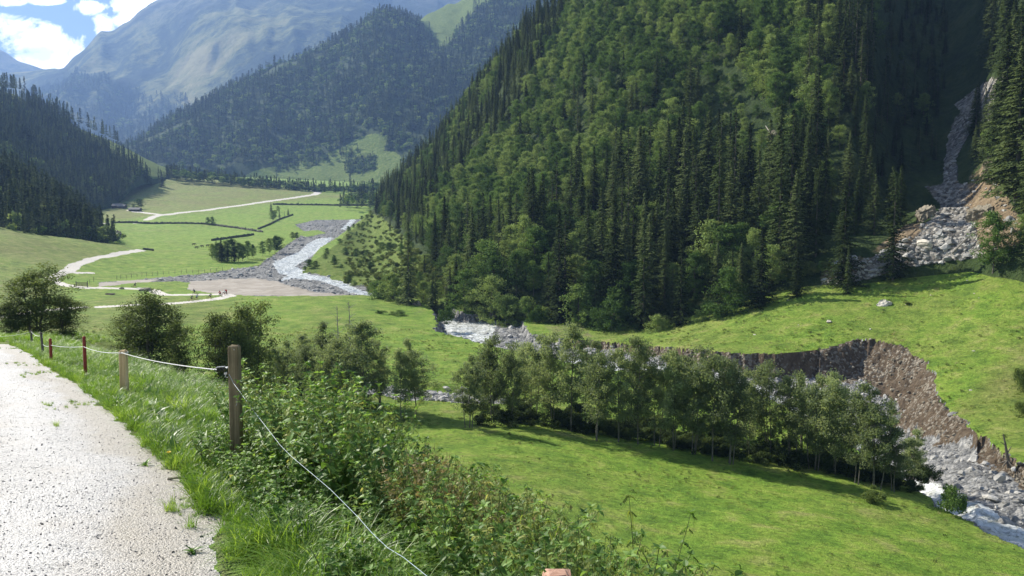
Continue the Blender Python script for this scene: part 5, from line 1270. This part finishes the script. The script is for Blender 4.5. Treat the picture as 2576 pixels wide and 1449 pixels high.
def herb(seed, H, nodes, L, w, mat, branches=2, seeds=True, wilt=0.35, name='nettle'):
    r = np.random.RandomState(seed); V = []; F = []; mi = []
    def addleaf(p, az, el, s, m_):
        Lv, Lf = leafV(L * s, w * s, .25, wilt * r.uniform(.3, 1.6)); ce, se = math.cos(el), math.sin(el)
        X = Lv[:, 0] * ce - Lv[:, 2] * se; Z = Lv[:, 0] * se + Lv[:, 2] * ce; ro = r.normal(0, .3); Y = Lv[:, 1] * math.cos(ro); Z = Z + Lv[:, 1] * math.sin(ro)
        c, s_ = math.cos(az), math.sin(az); b = len(V)
        for x, y, z in zip(X, Y, Z): V.append((p[0] + x * c - y * s_, p[1] + x * s_ + y * c, p[2] + z))
        for f in Lf: F.append(tuple(b + i for i in f)); mi.append(m_)
    def stem(p, dirx, Hh, n, s0):
        q = np.array(p, float); pts = [tuple(q)]; d = np.array(dirx, float)
        for k in range(n):
            f = (k + 1) / n; d = d + r.normal(0, .05, 3); d /= np.linalg.norm(d); q = q + d * Hh / n; pts.append(tuple(q))
            if f < .12: continue
            a = k * 1.571 + r.normal(0, .3); sz = s0 * (1.0 if f < .7 else 1.25 - f * .8) * r.uniform(.7, 1.15)
            for o in (0, math.pi):
                if r.rand() < .93: addleaf(q, a + o + r.normal(0, .2), r.uniform(-.35, .45), sz, 0 if r.rand() > .04 else 3)
            if seeds and f > .7:
                for o in range(3):
                    a2 = r.rand() * 6.28; L_ = r.uniform(.02, .05); b = len(V); dx, dy = math.cos(a2), math.sin(a2)
                    for e in range(3):
                        t = .012 + L_ * e / 3; V.extend([(q[0] + dx * t, q[1] + dy * t, q[2] - t * .8 + .008), (q[0] + dx * (t + .012), q[1] + dy * (t + .012), q[2] - t * .8 - .006), (q[0] + dx * t - dy * .008, q[1] + dy * t + dx * .008, q[2] - t * .8 - .012)])
                        F.append((b + 3 * e, b + 3 * e + 1, b + 3 * e + 2)); mi.append(2)
        mb = MB(); taper(mb, pts, .005, .002, 4); b = len(V); V.extend(mb.v)
        for f in mb.f: F.append(tuple(b + i for i in f)); mi.append(1)
        for o in range(4): addleaf(q, o * 1.57 + r.rand(), .6, s0 * .45, 0)
        return pts
    pts = stem((0, 0, 0), (r.normal(0, .12), r.normal(0, .12), 1), H, nodes, 1)
    for b in range(branches):
        p = pts[r.randint(len(pts) // 4, len(pts) // 2 + 1)]; a = r.rand() * 6.28; stem(p, (math.cos(a) * .6, math.sin(a) * .6, .9), H * r.uniform(.3, .5), max(4, nodes // 2), .75)
    me = bpy.data.meshes.new(name); me.from_pydata(V, [], F)
    for m in (mat, M_stem, M_seedg, M_nety): me.materials.append(m)
    me.polygons.foreach_set('material_index', mi); me.update(); return me
NET = [herb(800 + i, 1.0, 13, .105, .062, M_net, 3, True) for i in range(6)]
NETS = [herb(820 + i, .42, 7, .085, .055, M_net, 2, False, .3) for i in range(3)]
YEL = [herb(840 + i, 1.0, 14, .09, .035, M_nety, 1, True, 1.1) for i in range(2)]
def rosette(seed, n, L, w, mat):
    r = np.random.RandomState(seed); V = []; F = []
    for k in range(n):
        s = r.uniform(.6, 1.1); Lv, Lf = leafV(L * s, w * s, .35, r.uniform(.3, 1.0)); az = k * 2.4 + r.normal(0, .3); el = r.uniform(.35, 1.25)
        X = Lv[:, 0] * math.cos(el) - Lv[:, 2] * math.sin(el); Z = Lv[:, 0] * math.sin(el) + Lv[:, 2] * math.cos(el); c, s_ = math.cos(az), math.sin(az); b = len(V)
        for x, y, z in zip(X, Lv[:, 1], Z): V.append((x * c - y * s_, x * s_ + y * c, z))
        F += [tuple(b + i for i in f) for f in Lf]
    return mesh_np('rosette', V, np.array(F), [mat])
ROS = [rosette(860 + i, 12, .20, .075, M_dock) for i in range(3)]
M_gr2 = leafmat('lush_grass', [(.095, .190, .018), (.17, .31, .03), (.29, .42, .07)], .5, 3, .5, .4, .4)
TUF = [tuft(880 + i, 46, .34, .10, .0042, M_gr2, 4, .7) for i in range(4)]
TUL = [tuft(890 + i, 70, .52, .13, .0042, M_gr2, 5, 1.0) for i in range(3)]
def drygrass(seed, n, H):
    r = np.random.RandomState(seed); mb = MB(); V = []; F = []
    for k in range(n):
        a = r.rand() * 6.28; h = H * r.uniform(.6, 1.05); le = r.uniform(.02, .3) * h; b0 = (r.normal(0, .07), r.normal(0, .07), 0); tp = (b0[0] + math.cos(a) * le, b0[1] + math.sin(a) * le, h)
        md_ = tuple((x + y) / 2 + z for x, y, z in zip(b0, tp, (0, 0, h * .05))); mb.tube([b0, md_, tp], [.0022, .0018, .001], 3, 0, False)
        for e in range(16):
            t = .62 + .38 * e / 16; c = np.array(md_) + (np.array(tp) - np.array(md_)) * (t - .5) * 2; o = r.normal(0, .018, 3); c = c + o; s = .010
            b = len(V); V += [tuple(c + r.normal(0, s, 3)) for _ in range(3)]; F.append((b, b + 1, b + 2))
    mb.add(V, F, 1); return mb.mesh('seeding_grass', [M_grd, M_seed])
DRY = [drygrass(900 + i, 14, .85) for i in range(3)]
K_fg = kit('roadside_plants', NET + NETS + YEL + ROS + TUF + TUL + DRY)
I_NET, I_NETS, I_YEL, I_ROS, I_TUF, I_TUL, I_DRY = 0, 6, 9, 11, 14, 18, 21
def zone(n, yr, tr, seed, cond=None, ypow=1.0):
    r = np.random.RandomState(seed); out_ = []
    y = yr[0] + (yr[1] - yr[0]) * r.rand(n) ** ypow; t = tr[0] + (tr[1] - tr[0]) * r.rand(n); x = x_edge(y) + t
    P_ = np.stack([x, y, ground_z(x, y)], -1); px_, py_ = proj(P_[:, 0], P_[:, 1], P_[:, 2]); m = (px_ > -200) & (px_ < 2100) & (y > 2.4)
    m &= vnoise(x * 1.4, y * 1.4, seed) > .18
    if cond is not None: m &= cond(px_, py_, x, y, t)
    return P_[m], px_[m], py_[m]
def put(name, P_, base, cnt, s0, s1, label, tilt=.12, tall=1.0, group=None):
    n = len(P_); s = R.uniform(s0, s1, n)
    scatter(name, K_fg, P_, np.stack([R.normal(0, tilt, n), R.normal(0, tilt, n), R.rand(n) * 6.28], -1), np.stack([s, s, s * tall], -1), base + R.randint(0, cnt, n), label)
# nettle thicket right of the post and down the bank
P1, a, b = zone(900, (3.0, 10.5), (.75, 4.6), 31, lambda px_, py_, x, y, t: (px_ > 585) & ((t > 1.0) | (y > 6.2)) & (np.abs(x - pA[0]) + np.abs(y - pA[1]) > .16) & ~((x < pA[0] + .12) & (y < pA[1])))
put('nettle_thicket', P1, I_NET, 6, .68, 1.02, 'dense thicket of green nettles right of the tall post')
P1, a, b = zone(170, (6.6, 9.6), (.9, 3.0), 44, lambda px_, py_, x, y, t: (px_ > 625) & (px_ < 960))
put('tall_nettles', P1, I_NET, 6, 1.05, 1.3, 'tallest leafy nettle clump just right of the tall post')
P1, a, b = zone(420, (3.2, 9.0), (.15, 1.3), 32, lambda px_, py_, x, y, t: (px_ > 500))
put('low_nettles', P1, I_NETS, 3, .5, 1.1, 'low leafy nettles along the gravel edge')
P1, a, b = zone(260, (8.2, 20), (1.6, 5.6), 33, lambda px_, py_, x, y, t: px_ > 330)
put('bank_herbs', P1, I_NET, 9, .3, .55, 'rough dark herbs on the slope behind the pale post')
P1, a, b = zone(2600, (9, 34), (.9, 5.5), 34, lambda px_, py_, x, y, t: px_ > 60, 1.3)
put('bank_grass', P1, I_TUL, 3, .5, 1.0, 'long rough grass on the slope behind the fence', .2)
P1, a, b = zone(3600, (4.0, 34), (-.12, 1.5), 35, None, 1.5)
put('verge_grass', P1, I_TUF, 4, .35, .85, 'bright green grass verge along the gravel road', .2)
P1, a, b = zone(420, (5.5, 15), (.0, 1.4), 36, lambda px_, py_, x, y, t: px_ > 150)
put('verge_leaves', P1, I_ROS, 3, .5, 1.15, 'broad bright leaves in the verge below the pale post', .3)
P1, a, b = zone(330, (3.0, 5.6), (.1, 1.15), 37, lambda px_, py_, x, y, t: px_ > 520)
put('long_grass', P1, I_TUL, 3, .6, 1.0, 'long fresh grass drooping over the gravel at the lower edge', .2)
P1, a, b = zone(260, (3.4, 7.0), (1.2, 3.2), 38, lambda px_, py_, x, y, t: (px_ > 980) & (px_ < 1330) & (vnoise(x * 1.3, y * 1.3, 66) > .48))
put('dry_grass', P1, I_DRY, 3, .8, 1.2, 'reddish brown seeding grass among the nettles')
P1, a, b = zone(210, (3.2, 6.0), (1.2, 3.4), 39, lambda px_, py_, x, y, t: (px_ > 1120) & (px_ < 1750))
put('yellowing_weeds', P1, I_YEL, 2, .6, .95, 'yellowing drooping weeds at the bottom of the picture')
P1, a, b = zone(900, (6, 34), (-1.1, -.05), 40, None, 1.6); k_ = vnoise(P1[:, 0] * 1.2, P1[:, 1] * 1.2, 3) > .74; P1 = P1[k_]
put('sparse_sprouts', P1, I_TUF, 4, .12, .3, 'sparse sprouts on the gravel edge', .3)
P1, a, b = zone(5200, (34, 92), (-40, 3), 41, lambda px_, py_, x, y, t: (px_ > -60) & (px_ < 330))
put('terrace_grass', P1, I_TUF, 4, .8, 1.6, 'olive grass strip beyond the road end', .2)
# single plants that stand out
for px_, py_, s_, k_, lb in [(367, 1171, .45, 'r', 'small leafy weed alone on the gravel left of the verge'), (431, 1284, .55, 't', 'grass tuft at the tip of the verge over the gravel'), (478, 1327, .5, 't', 'yellow green tuft between gravel and long grass'), (484, 1390, .4, 'r', 'small weed rosette lowest on the gravel'), (410, 1140, .9, 'T', 'big dark grass clump at the gravel edge left of the tall post')]:
    p = on(px_, py_); me_ = {'r': ROS[0], 't': TUF[1], 'T': TUL[0]}[k_]
    tag(link('weed', me_, None, tuple(p), (0, 0, rnd.random() * 6), (s_, s_, s_)), lb, 'weed')
for px_, top_, d_, lb in [(1613, 1262, 5.2, 'tall yellow green nettle stem, left of the two rising over the meadow'), (1655, 1290, 5.1, 'tall green nettle stem, right of the two rising over the meadow'), (1565, 1378, 4.4, 'drooping pale yellow nettle at the lower edge'), (1924, 1392, 6.4, 'thin lone weed stem against the lower meadow'), (1978, 1415, 6.2, 'faint second weed stem right of the thin one'), (940, 968, 9.0, 'highest nettle shoot on top of the thicket')]:
    p = W(px_, top_, d_); z0 = gz(p[0], p[1]); hh = p[2] - z0
    me_ = YEL[0] if 'yellow' in lb else NET[2]; w_ = min(1.1, hh * .9) if 'thin' not in lb and 'faint' not in lb else .45
    tag(link('nettle_stem', me_, None, (p[0], p[1], z0), (0, 0, rnd.random() * 6), (w_, w_, hh)), lb, 'plant')
p = on(423, 1163); t = empty('dandelion', tuple(p), 0, 'small yellow dandelion flower in the verge by the gravel', 'flower')
mb = MB(); mb.tube([(0, 0, 0), (.01, 0, .10)], .0025, 5); mb.build('stem', M_stem, t); mb = MB()
for k in range(18):
    a_ = k * .349; mb.add([(.01, 0, .10), (.01 + .024 * math.cos(a_ - .15), .024 * math.sin(a_ - .15), .108), (.01 + .024 * math.cos(a_ + .15), .024 * math.sin(a_ + .15), .108)], [(0, 1, 2)]); a_ += .17; mb.add([(.01, 0, .104), (.01 + .016 * math.cos(a_ - .2), .016 * math.sin(a_ - .2), .115), (.01 + .016 * math.cos(a_ + .2), .016 * math.sin(a_ + .2), .115)], [(0, 1, 2)])
mb.build('petals', M_yel, t)
p = on(452, 1209); mb = MB(); taper(mb, [(-.11, .01, .012), (-.03, -.01, .03), (.05, .01, .018), (.12, .0, .02)], .014, .006, 6); taper(mb, [(0, 0, .03), (.05, .05, .035)], .006, .003, 5)
tag(mb.build('wood_stick', M_rkb, None, loc=tuple(p)), 'brown rotten stick lying on the gravel below the tall post', 'stick')
# loose chips on the road
M_chip = mat_rock('pale_gravel_chip', (.14, .135, .13), (.60, .58, .55))
K_chip = kit('road_chips', [rock_mesh(50 + i, M_chip, (1, .8, .5), 1, .1) for i in range(4)])
r_ = np.random.RandomState(5); y = 3.2 * (26 / 3.2) ** (r_.rand(60000) ** 1.1); x = x_edge(y) - r_.rand(60000) ** .8 * 9 + .25
q = np.stack([x, y, ground_z(x, y)], -1); px_, py_ = proj(x, y, q[:, 2]); q = q[(px_ > -40) & (py_ < 1500)]; n = len(q)
scatter('road_stones', K_chip, q, np.stack([r_.rand(n) * 6, r_.rand(n) * 6, r_.rand(n) * 6], -1), np.exp(r_.normal(math.log(.0085), .45, n)), None, 'loose pale stones on the gravel road')
mb_ = (cflat == 0) & inframe & (CY < 36)
# ================================================================== CAMERA, LIGHT, SKY, AIR
cam_d = bpy.data.cameras.new('camera'); cam = bpy.data.objects.new('camera', cam_d); COL.objects.link(cam)
cam_d.sensor_width = 36; cam_d.lens = 36 * FPX / 2576; cam_d.clip_start = .1; cam_d.clip_end = 20000
cam.location = (0, 0, 0); cam.rotation_euler = (math.pi / 2 - PITCH, 0, 0)
S.camera = cam
SUN_EL, SUN_AZ = math.radians(35.5), math.radians(-52)      # azimuth measured from +Y towards +X
sd = Vector((math.sin(SUN_AZ) * math.cos(SUN_EL), math.cos(SUN_AZ) * math.cos(SUN_EL), math.sin(SUN_EL)))
sun_d = bpy.data.lights.new('sun', 'SUN'); sun = bpy.data.objects.new('sun', sun_d); COL.objects.link(sun)
sun_d.energy = 5.0; sun_d.angle = math.radians(.53); sun_d.color = (1, .94, .82)
sun.rotation_euler = sd.to_track_quat('Z', 'Y').to_euler(); sun.location = sd * 500
wd = bpy.data.worlds.new('World'); S.world = wd; wd.use_nodes = True
nt = wd.node_tree; nt.nodes.clear()
out = nt.nodes.new('ShaderNodeOutputWorld'); bg = nt.nodes.new('ShaderNodeBackground')
sky = nd(nt, 'ShaderNodeTexSky', sky_type='NISHITA', sun_disc=False)
sky.sun_elevation = SUN_EL; sky.sun_rotation = SUN_AZ; sky.altitude = 1200; sky.air_density = 1.0; sky.dust_density = .2; sky.ozone_density = 2.0
dirv = nd(nt, 'ShaderNodeTexCoord').outputs['Generated']
sep = nd(nt, 'ShaderNodeSeparateXYZ', ins={0: dirv})
yy = math_(nt, 'MAXIMUM', sep.outputs[1], .05)
gx = math_(nt, 'DIVIDE', sep.outputs[0], yy); gz = math_(nt, 'DIVIDE', sep.outputs[2], yy)
cv = nd(nt, 'ShaderNodeCombineXYZ', ins={0: gx, 1: gz}).outputs[0]
def blob(px, py, rx, ry):
    r_ = ray(px, py); ax, az = r_[0] / r_[1], r_[2] / r_[1]
    a = math_(nt, 'DIVIDE', math_(nt, 'SUBTRACT', gx, ax), rx / FPX); b = math_(nt, 'DIVIDE', math_(nt, 'SUBTRACT', gz, az), ry / FPX)
    return math_(nt, 'SUBTRACT', 1, math_(nt, 'ADD', math_(nt, 'MULTIPLY', a, a), math_(nt, 'MULTIPLY', b, b)))
bl = [blob(*q) for q in ((40,85,75,52),(105,98,70,40),(170,112,62,34),(110,150,90,22),(235,20,48,18),(262,58,30,34),(330,14,60,30),(255,78,22,22),(120,2,60,12),(30,6,46,12),(370,-10,90,50),(310,50,40,22))]
acc = bl[0]
for b_ in bl[1:]: acc = math_(nt, 'MAXIMUM', acc, b_)
cn = noise(nt, cv, 20, 10, .68, .5)
cld = maprange(nt, math_(nt, 'ADD', math_(nt, 'MAXIMUM', acc, -1.2), math_(nt, 'MULTIPLY', math_(nt, 'SUBTRACT', cn, .5), 6.5)), -.1, 1.0)
high = maprange(nt, noise(nt, cv, 3.5, 8, .6, .3), .56, .72)
up = maprange(nt, gz, .27, .5)
cld = math_(nt, 'MAXIMUM', cld, math_(nt, 'MULTIPLY', high, up))
gsh = maprange(nt, math_(nt, 'ADD', blob(95,135,70,34), math_(nt, 'MULTIPLY', math_(nt, 'SUBTRACT', cn, .5), 1.5)), .1, 1)
ccol = mix(nt, gsh, (38.0, 38.0, 38.2), (18, 19.6, 23))
skc = mix(nt, cld, sky.outputs[0], ccol)
nt.links.new(skc, bg.inputs[0]); bg.inputs[1].default_value = .058
nt.links.new(bg.outputs[0], out.inputs[0])
# air
mh, nth, oh = newmat('valley_haze')
pv = nd(nth, 'ShaderNodeVolumePrincipled')
pv.inputs['Color'].default_value = (.33, .54, 1.0, 1); pv.inputs['Density'].default_value = HAZE; pv.inputs['Anisotropy'].default_value = .15
nth.links.new(pv.outputs[0], oh.inputs['Volume'])
hz = MB(); hz.box((0, 4900, 900), (15000, 10200, 2500)); ho = hz.build('haze', mh)
zs = [p.z for o in bpy.data.objects if o.type == 'MESH' and o.get('kind') == 'structure' for p in [o.matrix_world @ Vector(c) for c in o.bound_box]]
b0, b1 = min(zs) - 1.0, max(zs) + 60
ho.location.z = 0
for v in ho.data.vertices: v.co.z = b0 if v.co.z < 0 else b1
tag(ho, kind='stuff')
S.view_settings.view_transform = 'Standard'; S.view_settings.look = 'None'; S.view_settings.gamma = 1; S.view_settings.exposure = EXPO
S.cycles.volume_bounces = 0; S.cycles.max_bounces = 6; S.cycles.transparent_max_bounces = 8; S.cycles.diffuse_bounces = 3; S.cycles.transmission_bounces = 4
